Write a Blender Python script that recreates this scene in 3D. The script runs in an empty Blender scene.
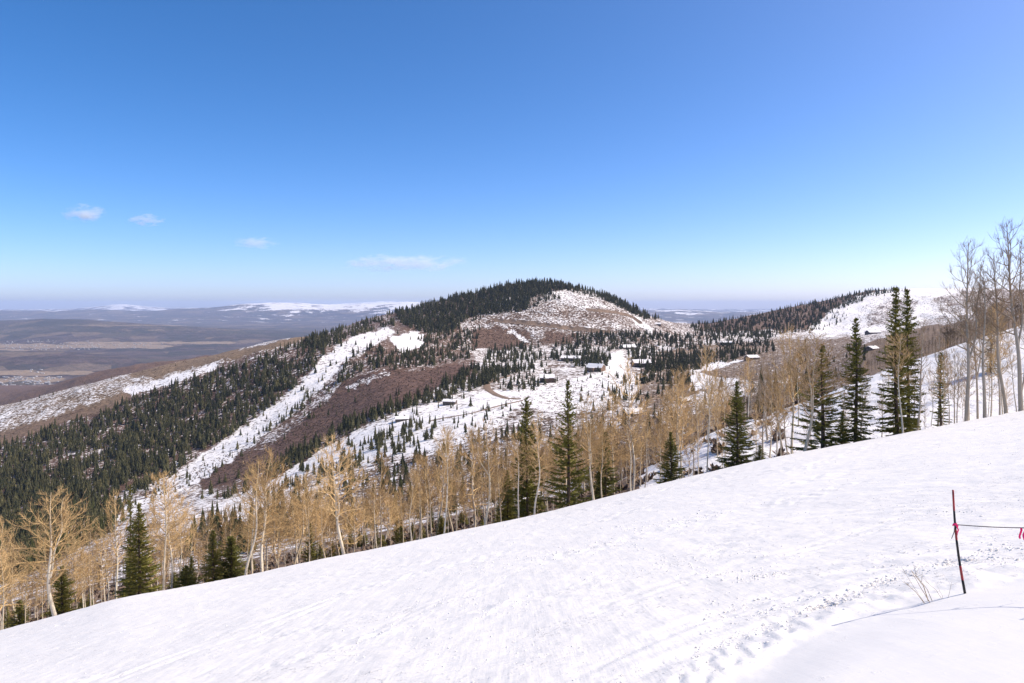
import bpy, math, random
import numpy as np
from mathutils import Vector

F = 700.0            # focal length in pixels of a 1024 px wide frame
CX, HY = 512.0, 306.0
W, H = 1024, 683
scene = bpy.context.scene
COL = scene.collection
rnd = random.Random(7)
nr = np.random.default_rng(11)

# ------------------------------------------------------------------ helpers
def mesh_np(name, V, Fs, mats, fmat=None, smooth=False):
    """mesh from an (n,3) array and a list of (m,k) face arrays"""
    V = np.asarray(V, np.float32)
    me = bpy.data.meshes.new(name)
    me.vertices.add(len(V)); me.vertices.foreach_set('co', V.ravel())
    loops = np.concatenate([np.asarray(f, np.int32).ravel() for f in Fs])
    tot = np.concatenate([np.full(len(f), np.asarray(f).shape[1], np.int32) for f in Fs])
    st = np.concatenate([[0], np.cumsum(tot)[:-1]]).astype(np.int32)
    me.loops.add(len(loops)); me.loops.foreach_set('vertex_index', loops)
    me.polygons.add(len(tot)); me.polygons.foreach_set('loop_start', st)
    for m in (mats if isinstance(mats, (list, tuple)) else [mats]): me.materials.append(m)
    if fmat is not None: me.polygons.foreach_set('material_index', np.asarray(fmat, np.int32))
    me.polygons.foreach_set('use_smooth', np.full(len(tot), smooth, bool))
    me.update(calc_edges=True); me.validate()
    return me

def link(name, data, parent=None, loc=None, rot=None, scl=None):
    o = bpy.data.objects.new(name, data); COL.objects.link(o)
    if parent is not None: o.parent = parent
    if loc is not None: o.location = loc
    if rot is not None: o.rotation_euler = rot
    if scl is not None: o.scale = scl
    return o

def tag(o, label=None, cat=None, group=None, kind=None):
    if label: o['label'] = label
    if cat: o['category'] = cat
    if group: o['group'] = group
    if kind: o['kind'] = kind
    return o

def copy_tree(o, parent=None):
    c = o.copy(); COL.objects.link(c)
    if parent is not None: c.parent = parent
    for ch in list(o.children): copy_tree(ch, c)
    return c

class MB:
    """collects tubes, boxes and loose polygons for one mesh"""
    def __init__(s): s.V = []; s.T = []; s.Q = []; s.n = 0
    def add(s, V, T=None, Q=None):
        V = np.asarray(V, float).reshape(-1, 3)
        if T is not None and len(T): s.T.append(np.asarray(T, int).reshape(-1, 3) + s.n)
        if Q is not None and len(Q): s.Q.append(np.asarray(Q, int).reshape(-1, 4) + s.n)
        s.V.append(V); s.n += len(V)
    def tube(s, P, R, k=4, cap=False):
        P = np.asarray(P, float); R = np.asarray(R, float); n = len(P)
        T = np.gradient(P, axis=0); T /= np.linalg.norm(T, axis=1)[:, None] + 1e-9
        ref = np.array([0, 0, 1.]) if abs(T[0, 2]) < .8 else np.array([1., 0, 0])
        A = np.cross(T, ref); A /= np.linalg.norm(A, axis=1)[:, None] + 1e-9
        B = np.cross(T, A)
        a = np.arange(k) / k * 2 * np.pi
        V = P[:, None] + R[:, None, None] * (np.cos(a)[None, :, None] * A[:, None] + np.sin(a)[None, :, None] * B[:, None])
        i = np.arange(n - 1)[:, None] * k; j = np.arange(k)[None]; j2 = (j + 1) % k
        Q = np.stack([i + j, i + j2, i + k + j2, i + k + j], -1).reshape(-1, 4)
        s.add(V, Q=Q)
        if cap:
            for e in (0, n - 1):
                b = s.n - n * k + e * k
                for t in range(1, k - 1): s.T.append(np.array([[b, b + t, b + t + 1]]))
    def box(s, x0, x1, y0, y1, z0, z1):
        V = [(x, y, z) for z in (z0, z1) for y in (y0, y1) for x in (x0, x1)]
        s.add(V, Q=[(0, 2, 3, 1), (4, 5, 7, 6), (0, 1, 5, 4), (1, 3, 7, 5), (3, 2, 6, 7), (2, 0, 4, 6)])
    def mesh(s, name, mat, smooth=False):
        Fs = []
        if s.T: Fs.append(np.concatenate(s.T))
        if s.Q: Fs.append(np.concatenate(s.Q))
        return mesh_np(name, np.concatenate(s.V), Fs, mat, smooth=smooth)

def vnoise(X, Y, seed=0):
    xi = np.floor(X).astype(np.int64); yi = np.floor(Y).astype(np.int64)
    fx = X - xi; fy = Y - yi
    fx = fx * fx * (3 - 2 * fx); fy = fy * fy * (3 - 2 * fy)
    def h(a, b):
        v = (a * 374761393 + b * 668265263 + seed * 974711) & 0xffffffff
        v = ((v ^ (v >> 13)) * 1274126177) & 0xffffffff
        return ((v ^ (v >> 16)) & 0xffff) / 65535.0
    return (h(xi, yi) * (1 - fx) + h(xi + 1, yi) * fx) * (1 - fy) + (h(xi, yi + 1) * (1 - fx) + h(xi + 1, yi + 1) * fx) * fy
def fbm(X, Y, o=4, seed=0):
    t = 0; a = .5; 
    for i in range(o):
        t = t + a * (vnoise(X * 2 ** i, Y * 2 ** i, seed + i) - .5); a *= .5
    return t * 2      # about -1..1
def sstep(a, b, x):
    t = np.clip((x - a) / (b - a), 0, 1); return t * t * (3 - 2 * t)
def inpoly(x, y, P):
    r = np.zeros(x.shape, bool); n = len(P)
    for i in range(n):
        x0, y0 = P[i]; x1, y1 = P[(i + 1) % n]
        if y0 == y1: continue
        c = ((y0 > y) != (y1 > y)) & (x < (x1 - x0) * (y - y0) / (y1 - y0) + x0)
        r ^= c
    return r

# ------------------------------------------------------------------ materials
def newmat(name):
    m = bpy.data.materials.new(name); m.use_nodes = True
    nt = m.node_tree; b = nt.nodes['Principled BSDF']
    b.inputs['Specular IOR Level'].default_value = .2
    b.inputs['Roughness'].default_value = .85
    return m, nt, b
def nd(nt, t, **kw):
    n = nt.nodes.new(t)
    for k, v in kw.items():
        if k in n.inputs: n.inputs[k].default_value = v
        else: setattr(n, k, v)
    return n
def math_n(nt, op, a, b=None, clamp=False):
    n = nt.nodes.new('ShaderNodeMath'); n.operation = op; n.use_clamp = clamp
    for i, v in enumerate((a, b)):
        if v is None: continue
        if isinstance(v, (int, float)): n.inputs[i].default_value = v
        else: nt.links.new(v, n.inputs[i])
    return n.outputs[0]
def mix_c(nt, f, a, b):
    n = nt.nodes.new('ShaderNodeMix'); n.data_type = 'RGBA'
    for i, v in ((0, f), (6, a), (7, b)):
        if isinstance(v, (int, float)): n.inputs[i].default_value = v
        elif isinstance(v, tuple): n.inputs[i].default_value = (*v, 1)
        else: nt.links.new(v, n.inputs[i])
    return n.outputs[2]
def noise_n(nt, vec, scale, detail=3, rough=.55):
    n = nt.nodes.new('ShaderNodeTexNoise'); n.inputs['Scale'].default_value = scale
    n.inputs['Detail'].default_value = detail; n.inputs['Roughness'].default_value = rough
    if vec is not None: nt.links.new(vec, n.inputs['Vector'])
    return n.outputs['Fac']
def maprange(nt, v, a, b, c=0., d=1., smooth=True):
    n = nt.nodes.new('ShaderNodeMapRange'); n.interpolation_type = 'SMOOTHSTEP' if smooth else 'LINEAR'
    nt.links.new(v, n.inputs['Value'])
    for k, x in zip(('From Min', 'From Max', 'To Min', 'To Max'), (a, b, c, d)): n.inputs[k].default_value = x
    return n.outputs[0]
def scaled(nt, vec, s, rotz=0):
    n = nt.nodes.new('ShaderNodeMapping'); n.inputs['Scale'].default_value = s; n.inputs['Rotation'].default_value = (0, 0, rotz)
    nt.links.new(vec, n.inputs['Vector']); return n.outputs[0]
def bump(nt, b, h, strength, dist):
    n = nt.nodes.new('ShaderNodeBump'); n.inputs['Strength'].default_value = strength; n.inputs['Distance'].default_value = dist
    nt.links.new(h, n.inputs['Height']); nt.links.new(n.outputs[0], b.inputs['Normal']); return n

SNOW = (.815, .775, .735)

def mat_piste():
    m, nt, b = newmat('piste_snow')
    tc = nt.nodes.new('ShaderNodeTexCoord').outputs['Object']
    n1 = noise_n(nt, tc, .5, 4)
    col = mix_c(nt, n1, (.81, .765, .70), (.85, .807, .745))
    nt.links.new(col, b.inputs['Base Color'])
    b.inputs['Roughness'].default_value = .6
    # grainy crumbs, ski scratches running across the slope, soft lumps
    fine = noise_n(nt, tc, 9, 5, .7)
    crumbs = maprange(nt, fine, .56, .74)
    patch = maprange(nt, noise_n(nt, scaled(nt, tc, (.5, 1.6, 1), .5), .55, 3), .42, .66, .12, 1.)
    scr = noise_n(nt, scaled(nt, tc, (.35, 7, 1), .42), 1.2, 4, .65)
    scr2 = noise_n(nt, scaled(nt, tc, (5, .3, 1), .2), 1.0, 4, .65)
    lump = noise_n(nt, tc, 1.6, 3)
    h = math_n(nt, 'ADD', math_n(nt, 'MULTIPLY', math_n(nt, 'MULTIPLY', crumbs, patch), .030),
               math_n(nt, 'ADD', math_n(nt, 'MULTIPLY', scr, .05), math_n(nt, 'ADD', math_n(nt, 'MULTIPLY', scr2, .018), math_n(nt, 'MULTIPLY', lump, .05))))
    at = nt.nodes.new('ShaderNodeAttribute'); at.attribute_name = 'cover'
    h = math_n(nt, 'MULTIPLY', h, maprange(nt, at.outputs['Fac'], 0, 1, .25, 1.))
    bump(nt, b, h, .8, 1.0)
    return m

def mat_hill():
    m, nt, b = newmat('hillside_ground')
    tc = nt.nodes.new('ShaderNodeTexCoord').outputs['Object']
    at = nt.nodes.new('ShaderNodeAttribute'); at.attribute_name = 'cover'
    sp = nt.nodes.new('ShaderNodeSeparateColor'); nt.links.new(at.outputs['Color'], sp.inputs[0])
    cov, tan, _ = sp.outputs
    nA = noise_n(nt, tc, .16, 6, .72)
    nB = noise_n(nt, tc, .02, 5, .6)
    nC = noise_n(nt, tc, .6, 3, .7)
    n = math_n(nt, 'ADD', math_n(nt, 'MULTIPLY', nA, .65), math_n(nt, 'ADD', math_n(nt, 'MULTIPLY', nB, .2), math_n(nt, 'MULTIPLY', nC, .15)))
    v = math_n(nt, 'ADD', cov, math_n(nt, 'MULTIPLY', math_n(nt, 'SUBTRACT', n, .5), 3.0))
    snow = maprange(nt, v, .54, .70)
    scrub = mix_c(nt, maprange(nt, nA, .35, .65), (.055, .030, .022), (.185, .108, .074))
    dry = mix_c(nt, maprange(nt, nA, .35, .65), (.17, .12, .075), (.33, .235, .14))
    ground = mix_c(nt, tan, scrub, dry)
    nt.links.new(mix_c(nt, snow, ground, SNOW), b.inputs['Base Color'])
    bump(nt, b, math_n(nt, 'ADD', math_n(nt, 'MULTIPLY', nA, 1.6), math_n(nt, 'MULTIPLY', nB, 6)), .55, 1.0)
    return m

def mat_valley():
    m, nt, b = newmat('valley_floor')
    tc = nt.nodes.new('ShaderNodeTexCoord').outputs['Object']
    at = nt.nodes.new('ShaderNodeAttribute'); at.attribute_name = 'cover'
    sp = nt.nodes.new('ShaderNodeSeparateColor'); nt.links.new(at.outputs['Color'], sp.inputs[0])
    snowa, tan, dark = sp.outputs
    n1 = noise_n(nt, tc, .004, 6, .65); n2 = noise_n(nt, tc, .0012, 5, .6); n3 = noise_n(nt, tc, .02, 4, .7)
    base = mix_c(nt, maprange(nt, n1, .35, .65), (.050, .036, .036), (.125, .086, .076))
    base = mix_c(nt, maprange(nt, n2, .52, .7, 0, .5), base, (.2, .15, .10))
    vo = nt.nodes.new('ShaderNodeTexVoronoi'); vo.inputs['Scale'].default_value = .0021; nt.links.new(scaled(nt, tc, (1, .75, 0), .4), vo.inputs['Vector'])
    cell = nt.nodes.new('ShaderNodeSeparateColor'); nt.links.new(vo.outputs['Color'], cell.inputs[0])
    base = mix_c(nt, maprange(nt, cell.outputs[0], .70, .74, 0, .55), base, (.23, .165, .11))
    base = mix_c(nt, maprange(nt, cell.outputs[1], .66, .70, 0, .6), base, (.040, .040, .034))
    tanv = maprange(nt, math_n(nt, 'ADD', tan, math_n(nt, 'MULTIPLY', math_n(nt, 'SUBTRACT', n1, .5), 1.5)), .42, .58)
    fields = mix_c(nt, maprange(nt, n3, .4, .6), (.22, .155, .105), (.42, .31, .21))
    base = mix_c(nt, tanv, base, fields)
    dk = math_n(nt, 'MULTIPLY', dark, maprange(nt, n3, .45, .58))
    base = mix_c(nt, dk, base, (.035, .04, .032))
    sv = math_n(nt, 'ADD', snowa, math_n(nt, 'MULTIPLY', math_n(nt, 'SUBTRACT', noise_n(nt, tc, .0011, 8, .74), .5), 4.5))
    nt.links.new(mix_c(nt, maprange(nt, sv, .45, .6), base, SNOW), b.inputs['Base Color'])
    bump(nt, b, n1, .5, 120.0)
    return m

def mat_plain(name, c, rough=.8, var=.25, scale=3.0, spec=.2):
    m, nt, b = newmat(name)
    tc = nt.nodes.new('ShaderNodeTexCoord').outputs['Object']
    n = noise_n(nt, tc, scale, 4)
    lo = tuple(x * (1 - var) for x in c); hi = tuple(min(1, x * (1 + var)) for x in c)
    nt.links.new(mix_c(nt, maprange(nt, n, .3, .7), lo, hi), b.inputs['Base Color'])
    b.inputs['Roughness'].default_value = rough; b.inputs['Specular IOR Level'].default_value = spec
    return m

def mat_obj_var(name, a, b_, noise_scale=1.5, island=False, rough=.85):
    """colour drawn between a and b_ for each tree, broken by noise"""
    m, nt, b = newmat(name)
    tc = nt.nodes.new('ShaderNodeTexCoord').outputs['Object']
    oi = nt.nodes.new('ShaderNodeObjectInfo').outputs['Random']
    if island:
        oi = nt.nodes.new('ShaderNodeAttribute'); oi.attribute_name = 'cover'; oi = oi.outputs['Fac']
    n = noise_n(nt, tc, noise_scale, 4)
    f = math_n(nt, 'ADD', math_n(nt, 'MULTIPLY', oi, .6), math_n(nt, 'MULTIPLY', maprange(nt, n, .3, .7), .4))
    nt.links.new(mix_c(nt, f, a, b_), b.inputs['Base Color'])
    b.inputs['Roughness'].default_value = rough
    return m

def mat_bark():
    m, nt, b = newmat('aspen_bark')
    tc = nt.nodes.new('ShaderNodeTexCoord').outputs['Object']
    oi = nt.nodes.new('ShaderNodeObjectInfo').outputs['Random']
    pale = mix_c(nt, oi, (.60, .49, .34), (.74, .65, .51))
    scar = maprange(nt, noise_n(nt, scaled(nt, tc, (3, 3, 9)), .8, 4, .6), .60, .68)
    col = mix_c(nt, math_n(nt, 'MULTIPLY', scar, .85), pale, (.075, .055, .04))
    z = nt.nodes.new('ShaderNodeSeparateXYZ'); nt.links.new(tc, z.inputs[0])
    up = maprange(nt, z.outputs[2], 5.5, 10.5)
    col = mix_c(nt, math_n(nt, 'MULTIPLY', up, .7), col, (.52, .37, .19))
    nt.links.new(col, b.inputs['Base Color'])
    return m

M_piste = mat_piste(); M_hill = mat_hill(); M_valley = mat_valley()
M_bark = mat_bark()
M_twig = mat_obj_var('aspen_twigs', (.27, .17, .075), (.78, .53, .25))
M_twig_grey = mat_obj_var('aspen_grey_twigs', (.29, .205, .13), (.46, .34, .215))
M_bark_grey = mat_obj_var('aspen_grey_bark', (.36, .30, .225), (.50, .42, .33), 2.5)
M_needle = mat_obj_var('fir_needles', (.080, .086, .020), (.25, .22, .05), 1.3)
M_needle_far = mat_obj_var('far_fir_needles', (.026, .034, .017), (.135, .118, .05), .2, island=True)
M_needle_mid = mat_obj_var('mid_fir_needles', (.040, .050, .020), (.115, .112, .040), .6)
M_firbark = mat_plain('fir_bark', (.10, .07, .05), .9)
M_scrub = mat_obj_var('scrub_twigs', (.075, .05, .04), (.30, .215, .15), .5, island=True)
M_farasp = mat_obj_var('far_aspen_wood', (.13, .092, .064), (.33, .235, .145), .5, island=True)
M_road = mat_plain('dirt_road', (.21, .145, .10), .95, .25, .3)
M_roofsnow = mat_plain('roof_snow', SNOW, .7, .04, 1.)
M_logwall = mat_plain('log_wall', (.19, .12, .08), .8, .35, .8)
M_darkwall = mat_plain('dark_wall', (.125, .098, .08), .8, .3, .8)
M_tanwall = mat_plain('tan_wall', (.22, .15, .095), .8, .3, .8)
M_stone = mat_plain('stone_chimney', (.25, .22, .19), .9, .4, 3)
M_glass = mat_plain('window_glass', (.03, .04, .055), .08, .2, 1, .6)
M_shingle = mat_plain('roof_shingle', (.07, .06, .055), .9, .3, 1.5)

# ------------------------------------------------------------------ terrain
XS = np.array([-250, 0, 100, 200, 300, 400, 500, 545, 600, 650, 700, 800, 900, 1024, 1250.])
EDGE_X = np.array([-250, 0, 60, 117, 168, 230, 314, 400, 456, 540, 600, 656, 720, 780, 856, 920, 1024, 1250.])
EDGE_Y = np.array([690, 630, 614, 597, 589, 578, 560, 543, 531, 513, 498, 484, 469, 455, 441, 429, 410, 366.])
_ex = np.linspace(-250, 1250, 751); _ey = np.interp(_ex, EDGE_X, EDGE_Y)
for _ in range(120): _ey[1:-1] = (_ey[:-2] + 2 * _ey[1:-1] + _ey[2:]) / 4
EDGE_X, EDGE_Y = _ex, _ey
K = [  # image height of the ground in each column, and its distance
 (130,  [688,626,600,580,560,540,518,508,488,466,438,404,365,325,260]),
 (240,  [675,608,584,568,548,528,506,498,482,468,442,409,369,332,275]),
 (450,  [640,575,540,522,505,485,462,455,445,436,425,397,365,334,290]),
 (750,  [590,532,508,490,462,430,415,412,408,405,400,382,352,326,290]),
 (1150, [510,455,440,425,402,376,374,374,372,372,370,358,338,320,285]),
 (1600, [455,406,381,359,338,335,347,347,347,350,352,346,334,314,285]),
 (2200, [460,416,389,363,342,311,288,283.5,294,315,330,336,326,308,285]),
 (2900, [468,425,396,371,352,330,302,304,312,325,324,306,289,289,300]),
 (3500, [470,402,373,357,350,345,335,330,330,342,336,325,312,312,318]),
 (5500, [385]*15)]
def pchip_eval(xk, yk, x):
    """monotone cubic through (xk, yk) for columns: yk (n,m) -> (len(x), m)"""
    h = np.diff(xk)[:, None]; d = np.diff(yk, axis=0) / h
    m = np.zeros_like(yk)
    a, b = d[:-1], d[1:]
    with np.errstate(all='ignore'):
        w1 = 2 * h[1:] + h[:-1]; w2 = h[1:] + 2 * h[:-1]
        hm = (w1 + w2) / (w1 / a + w2 / b)
    m[1:-1] = np.where(a * b > 0, hm, 0); m[0] = d[0]; m[-1] = d[-1]
    i = np.clip(np.searchsorted(xk, x) - 1, 0, len(xk) - 2)
    t = ((x - xk[i]) / np.diff(xk)[i])[:, None]; hh = h[i]
    return ((1 + 2 * t) * (1 - t) ** 2) * yk[i] + t * (1 - t) ** 2 * hh * m[i] + t * t * (3 - 2 * t) * yk[i + 1] + t * t * (t - 1) * hh * m[i + 1]

NC = 1150
xs_cols = np.linspace(-200, 1224, NC)
NRr = 860
Yrows = np.exp(np.linspace(math.log(50.), math.log(5500.), NRr))
edge_c = np.interp(xs_cols, EDGE_X, EDGE_Y)
prof = []; kY = []
prof.append(edge_c + 7); kY.append(50.)
prof.append(edge_c + 14); kY.append(78.)
for yk, vals in K:
    c = pchip_eval(XS, np.array(vals, float)[:, None], xs_cols)[:, 0]
    prof.append(c); kY.append(float(yk))
prof = np.array(prof); kY = np.array(kY)
IMG = pchip_eval(np.log(kY), prof, np.log(Yrows))          # (rows, cols) image height
Yg = np.repeat(Yrows[:, None], NC, 1)
Xg = Yg * (xs_cols[None] - CX) / F
Zg = -(IMG - HY) / F * Yg
amp = Yg / F
w = sstep(90, 260, Yg)
Zg = Zg + w * amp * (3.2 * fbm(Xg / 160 + 3, Yg / 160, 4, 3) + 1.2 * fbm(Xg / 38, Yg / 38, 3, 9)) * (1 - sstep(3600, 5000, Yg)) + (1 - w) * .5 * fbm(Xg / 9, Yg / 9, 3, 5)

def ground(X, Y):
    X = np.asarray(X, float); Y = np.maximum(np.asarray(Y, float), Yrows[0])
    c = (CX + F * X / Y - xs_cols[0]) / (xs_cols[1] - xs_cols[0])
    r = (np.log(Y) - math.log(50.)) / (math.log(5500.) - math.log(50.)) * (NRr - 1)
    c = np.clip(c, 0, NC - 1.001); r = np.clip(r, 0, NRr - 1.001)
    ci = c.astype(int); ri = r.astype(int); fc = c - ci; fr = r - ri
    return (Zg[ri, ci] * (1 - fc) + Zg[ri, ci + 1] * fc) * (1 - fr) + (Zg[ri + 1, ci] * (1 - fc) + Zg[ri + 1, ci + 1] * fc) * fr

IMGn = HY - F * Zg / Yg       # with the small relief
CUM = np.minimum.accumulate(IMGn, axis=0)
def spot(x, y, ymin=0):
    """the nearest visible ground point under a sight line; None for sky"""
    c = int(round((x - xs_cols[0]) / (xs_cols[1] - xs_cols[0])))
    if c < 0 or c >= NC: return None
    col = CUM[:, c]
    r0 = np.searchsorted(Yrows, ymin)
    k = np.argmax(col[r0:] <= y) + r0
    if col[k] > y: return None
    Y = Yrows[k]; X = Y * (x - CX) / F
    return X, Y, Zg[k, c]

# ---- what covers the ground
BROWN = [(200,478),(236,460),(271,436),(315,409),(330,389),(365,374),(394,370),(420,371),(453,365),(473,366),(470,376),(441,386),(420,398),(376,412),(347,424),(310,448),(285,462),(262,472),(228,484),(202,490)]
RUN1 = [(388,327),(396,332),(368,348),(343,362),(326,380),(311,396),(295,413),(276,426),(257,441),(236,456),(213,473),(190,488),(170,498),(150,506),(122,522),(108,524),(130,504),(165,487),(182,468),(205,453),(240,429),(265,413),(288,396),(308,374),(328,352),(350,338)]
RUN2 = [(203,516),(240,496),(273,478),(317,453),(352,433),(382,420),(405,409),(440,403),(490,392),(520,390),(560,388),(600,372),(610,352),(622,350),(630,370),(645,388),(612,405),(572,412),(540,410),(520,405),(500,425),(470,440),(440,446),(410,455),(380,458),(345,464),(318,474),(280,497),(250,514),(215,527)]
covr = [  # (polygon, snow cover, dry grass)
 ([(-260,300),(1300,300),(1300,700),(-260,700)], .62, .25),
 ([(-260,520),(0,432),(110,395),(200,362),(300,335),(400,306),(440,330),(350,338),(310,375),(240,430),(185,470),(120,520),(60,560),(-260,640)], .46, .05),
 ([(-260,520),(0,434),(60,415),(110,404),(170,384),(200,370),(170,378),(100,388),(40,410),(0,420),(-260,480)], .12, .6),
 ([(-260,455),(0,404),(85,383),(126,374),(158,365),(205,356),(255,348),(300,338),(300,344),(240,357),(205,370),(170,379),(130,390),(90,404),(50,418),(0,434),(-260,500)], .56, .75),
 ([(126,375),(158,365),(205,355),(255,346),(310,334),(312,338),(260,351),(215,362),(180,372),(150,378)], .22, .7),
 ([(120,390),(160,380),(205,368),(215,364),(218,368),(170,385),(130,396)], .85, .5),
 ([(0,432),(60,416),(110,404),(150,394),(120,406),(60,424),(0,446),(-200,500),(-200,480)], .08, .45),
 ([(230,430),(300,400),(340,360),(430,345),(470,350),(480,375),(400,400),(300,470),(215,500)], .45, .1),
 ([(400,305),(450,290),(500,280),(545,274),(590,281),(640,304),(665,316),(640,318),(600,298),(545,290),(500,305),(480,330),(440,360),(390,372),(350,378),(352,360),(390,335)], .42, .15),
 ([(388,337),(420,331),(424,347),(402,352)], .95, .1),
 (BROWN, -.05, 0),
 ([(345,388),(365,377),(385,372),(392,374),(370,382),(350,393)], .6, 0),
 ([(60,535),(140,480),(180,462),(190,470),(150,492),(100,522),(70,545)], .62, .1),
 ([(343,362),(350,362),(340,385),(325,405),(300,425),(262,452),(250,452),(295,414),(326,380)], .52, .1), (RUN1, .80, .1), (RUN2, .80, .2), ([(494,323.5),(530,326.5),(570,331.5),(612,335.5),(612,338),(570,334.5),(530,329.5),(494,326)], 1.2, 0),
 ([(500,394),(620,368),(640,390),(600,408),(540,410)], .76, .5),
 ([(465,318),(480,312),(500,305),(540,293),(560,289),(600,291),(640,308),(700,322),(720,330),(700,346),(600,346),(500,348),(455,350)], .55, .25),
 ([(548,291),(575,290),(603,293),(604,308),(580,309),(556,302),(540,299)], .66, .3),
 ([(470,332),(500,326),(530,332),(525,345),(500,350),(470,348)], .22, .1),
 ([(545,331),(575,334),(570,345),(540,342)], .3, .1),
 ([(512,329),(520,336),(530,342),(522,341),(508,332)], .98, .1),
 ([(495,303),(512,293),(518,295),(515,303),(500,308)], .85, .1),
 ([(632,318),(640,318),(652,332),(648,335)], 1.1, .1),
 ([(655,352),(700,345),(770,340),(860,338),(870,365),(850,384),(780,420),(690,445),(640,470),(600,488),(560,480),(600,440),(640,410),(640,390)], .42, .55),
 ([(680,380),(700,373),(725,376),(700,395),(680,400)], .1, .7),
 ([(690,369),(710,362),(745,361),(700,373),(750,382),(690,393)], .97, .2),
 ([(613,353),(619,350),(632,382),(606,390)], 1.0, 0),
 ([(650,415),(690,395),(760,380),(800,378),(800,384),(730,400),(670,425)], .7, .4),
 ([(700,332),(700,320),(760,312),(800,300),(860,289),(895,284),(905,290),(860,300),(830,312),(808,330)], .3, .2),
 ([(806,330),(830,312),(858,296),(900,288),(925,284),(980,284),(1010,290),(1010,312),(940,318),(900,326),(860,335),(820,335)], .84, .1),
 ([(862,316),(880,304),(905,296),(918,300),(912,318),(890,325),(868,325)], .62, .05),
 ([(925,300),(955,294),(985,296),(985,312),(940,312)], .6, .2),
 ([(935,286),(950,283),(1000,284),(1000,288)], .1, .6),
 ([(960,292),(1040,286),(1300,290),(1300,326),(1024,326),(980,325)], .5, .3),
 ([(855,378),(862,345),(900,332),(960,322),(1024,318),(1250,290),(1250,300),(1024,328),(960,348),(900,366)], .2, .6)]
def cover_at(xi, yi, Yd):
    jx = xi + 6 * fbm(xi / 8., yi / 6., 4, 21); jy = yi + 3.6 * fbm(xi / 8. + 50, yi / 6., 4, 22)
    c = np.full(xi.shape, .7); t = np.full(xi.shape, .3)
    for P, cv, tn in covr:
        k = inpoly(jx, jy, P); c[k] = cv; t[k] = tn
    near = Yd < 235
    back = (Yd > 2300) & (xi < 330); c = np.where(back, -.1, c); t = np.where(back, .12, t)
    c = np.where(near, np.where(xi < 640, .40, .98), c); t = np.where(near, .5, t)
    strip = near & inpoly(xi, yi, [(70,612),(84,583),(108,574),(112,580),(92,592),(84,612)])
    c[strip] = .0
    return c, t
xi_g = np.repeat(xs_cols[None], NRr, 0)
cv, tn = cover_at(xi_g, IMGn, Yg)
def blur(a):
    b = a.copy(); b[1:-1, 1:-1] = (a[1:-1, 1:-1] * 2 + a[:-2, 1:-1] + a[2:, 1:-1] + a[1:-1, :-2] + a[1:-1, 2:]) / 6
    return b
cv = blur(cv); tn = blur(blur(tn))

def grid_faces(r, c):
    i = np.arange(r - 1)[:, None] * c + np.arange(c - 1)[None]
    return np.stack([i, i + 1, i + c + 1, i + c], -1).reshape(-1, 4)
def set_cover(me, R, G, B):
    a = me.attributes.new('cover', 'FLOAT_COLOR', 'POINT')
    a.data.foreach_set('color', np.stack([R, G, B, np.ones_like(R)], -1).astype(np.float32).ravel())

me = mesh_np('hillside', np.stack([Xg, Yg, Zg], -1).reshape(-1, 3), [grid_faces(NRr, NC)], M_hill, smooth=True)
set_cover(me, cv.ravel(), tn.ravel(), np.zeros(cv.size))
tag(link('hillside', me), kind='structure')

# ---- valley and the ranges beyond it
NV = 560
Yv = np.exp(np.linspace(math.log(5480.), math.log(62000.), NV)); xv = np.linspace(-420, 1300, 760)
YV = np.repeat(Yv[:, None], len(xv), 1); XV = YV * (xv[None] - CX) / F; XI = np.repeat(xv[None], NV, 0)
ZV = np.full(YV.shape, -620.) + 24 * fbm(XV / 1500, YV / 1500, 4, 31) * sstep(5500, 6800, YV)
def ridge(xp, yp, dist, width, rough, seed, sc):
    y = np.interp(xv, xp, yp)[None]
    top = -(y - HY) / F * dist
    d = YV + 1.2 * width * .35 * fbm(XV / (width * 1.5), YV / (width * 1.5), 3, seed + 7)
    prof_ = np.exp(-((d - dist) / width) ** 2)
    hgt = (top + 620) * prof_
    return hgt * (1 + rough * fbm(XV / sc, YV / sc, 6, seed)), prof_
r0, p0 = ridge([-420,-100,0,60,120,200,260,320,400,1300], [352,350,352,352,356,362,366,372,372,372], 7600, 900, .25, 40, 1300)
r1, p1 = ridge([-420,-100,0,40,90,130,170,240,320,1300], [322,323,321,319,320,322,325,329,333,330], 14500, 2500, .22, 41, 1800)
r2, p2 = ridge([-420,0,50,100,150,200,240,270,300,330,350,380,430,560,640,680,720,1300],
               [310,310.5,311,310,310.5,308.5,305.5,303,302.3,304.5,304.5,302.8,302.3,305,310,309.5,312,311], 34000, 5200, .22, 42, 2600)
r3, p3 = ridge([-420,0,70,95,112,125,145,170,300,345,380,420,560,640,660,700,1300],
               [310,309.6,308.6,306.5,305,304.8,306.5,308,306,303.5,302,303,304,308.5,309,309,309], 52000, 6000, .16, 43, 3600)
ZV = np.maximum.reduce([ZV, -620 + r0, -620 + r1, -620 + r2, -620 + r3])
YI = HY - F * ZV / YV
tanm = np.zeros(YV.shape); dkm = np.full(YV.shape, .3); snm = np.full(YV.shape, -2.)
def band(yc, hw, x0, x1, val, soft=20):
    global tanm
    a = np.exp(-((YI - yc) / hw) ** 2) * sstep(x0 - soft, x0 + soft, XI) * (1 - sstep(x1 - soft, x1 + soft, XI))
    tanm = np.maximum(tanm, a * val)
flat = (YV < 13000)
band(346, 3.2, -400, 175, .8); band(343, 2, 60, 240, .75); band(350, 1.6, -400, 30, .7); band(373, 3.2, -400, 100, .85); band(380, 5, -400, 70, .62)
tanm = np.where(flat, tanm, 0)
band(325.5, 1.2, 60, 190, .6); band(330, 1.3, 120, 190, .55); band(321, .8, 110, 118, .6, 5)
dkm = np.where((YV > 12000) & (YV < 19000), .95, .45)
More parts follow.
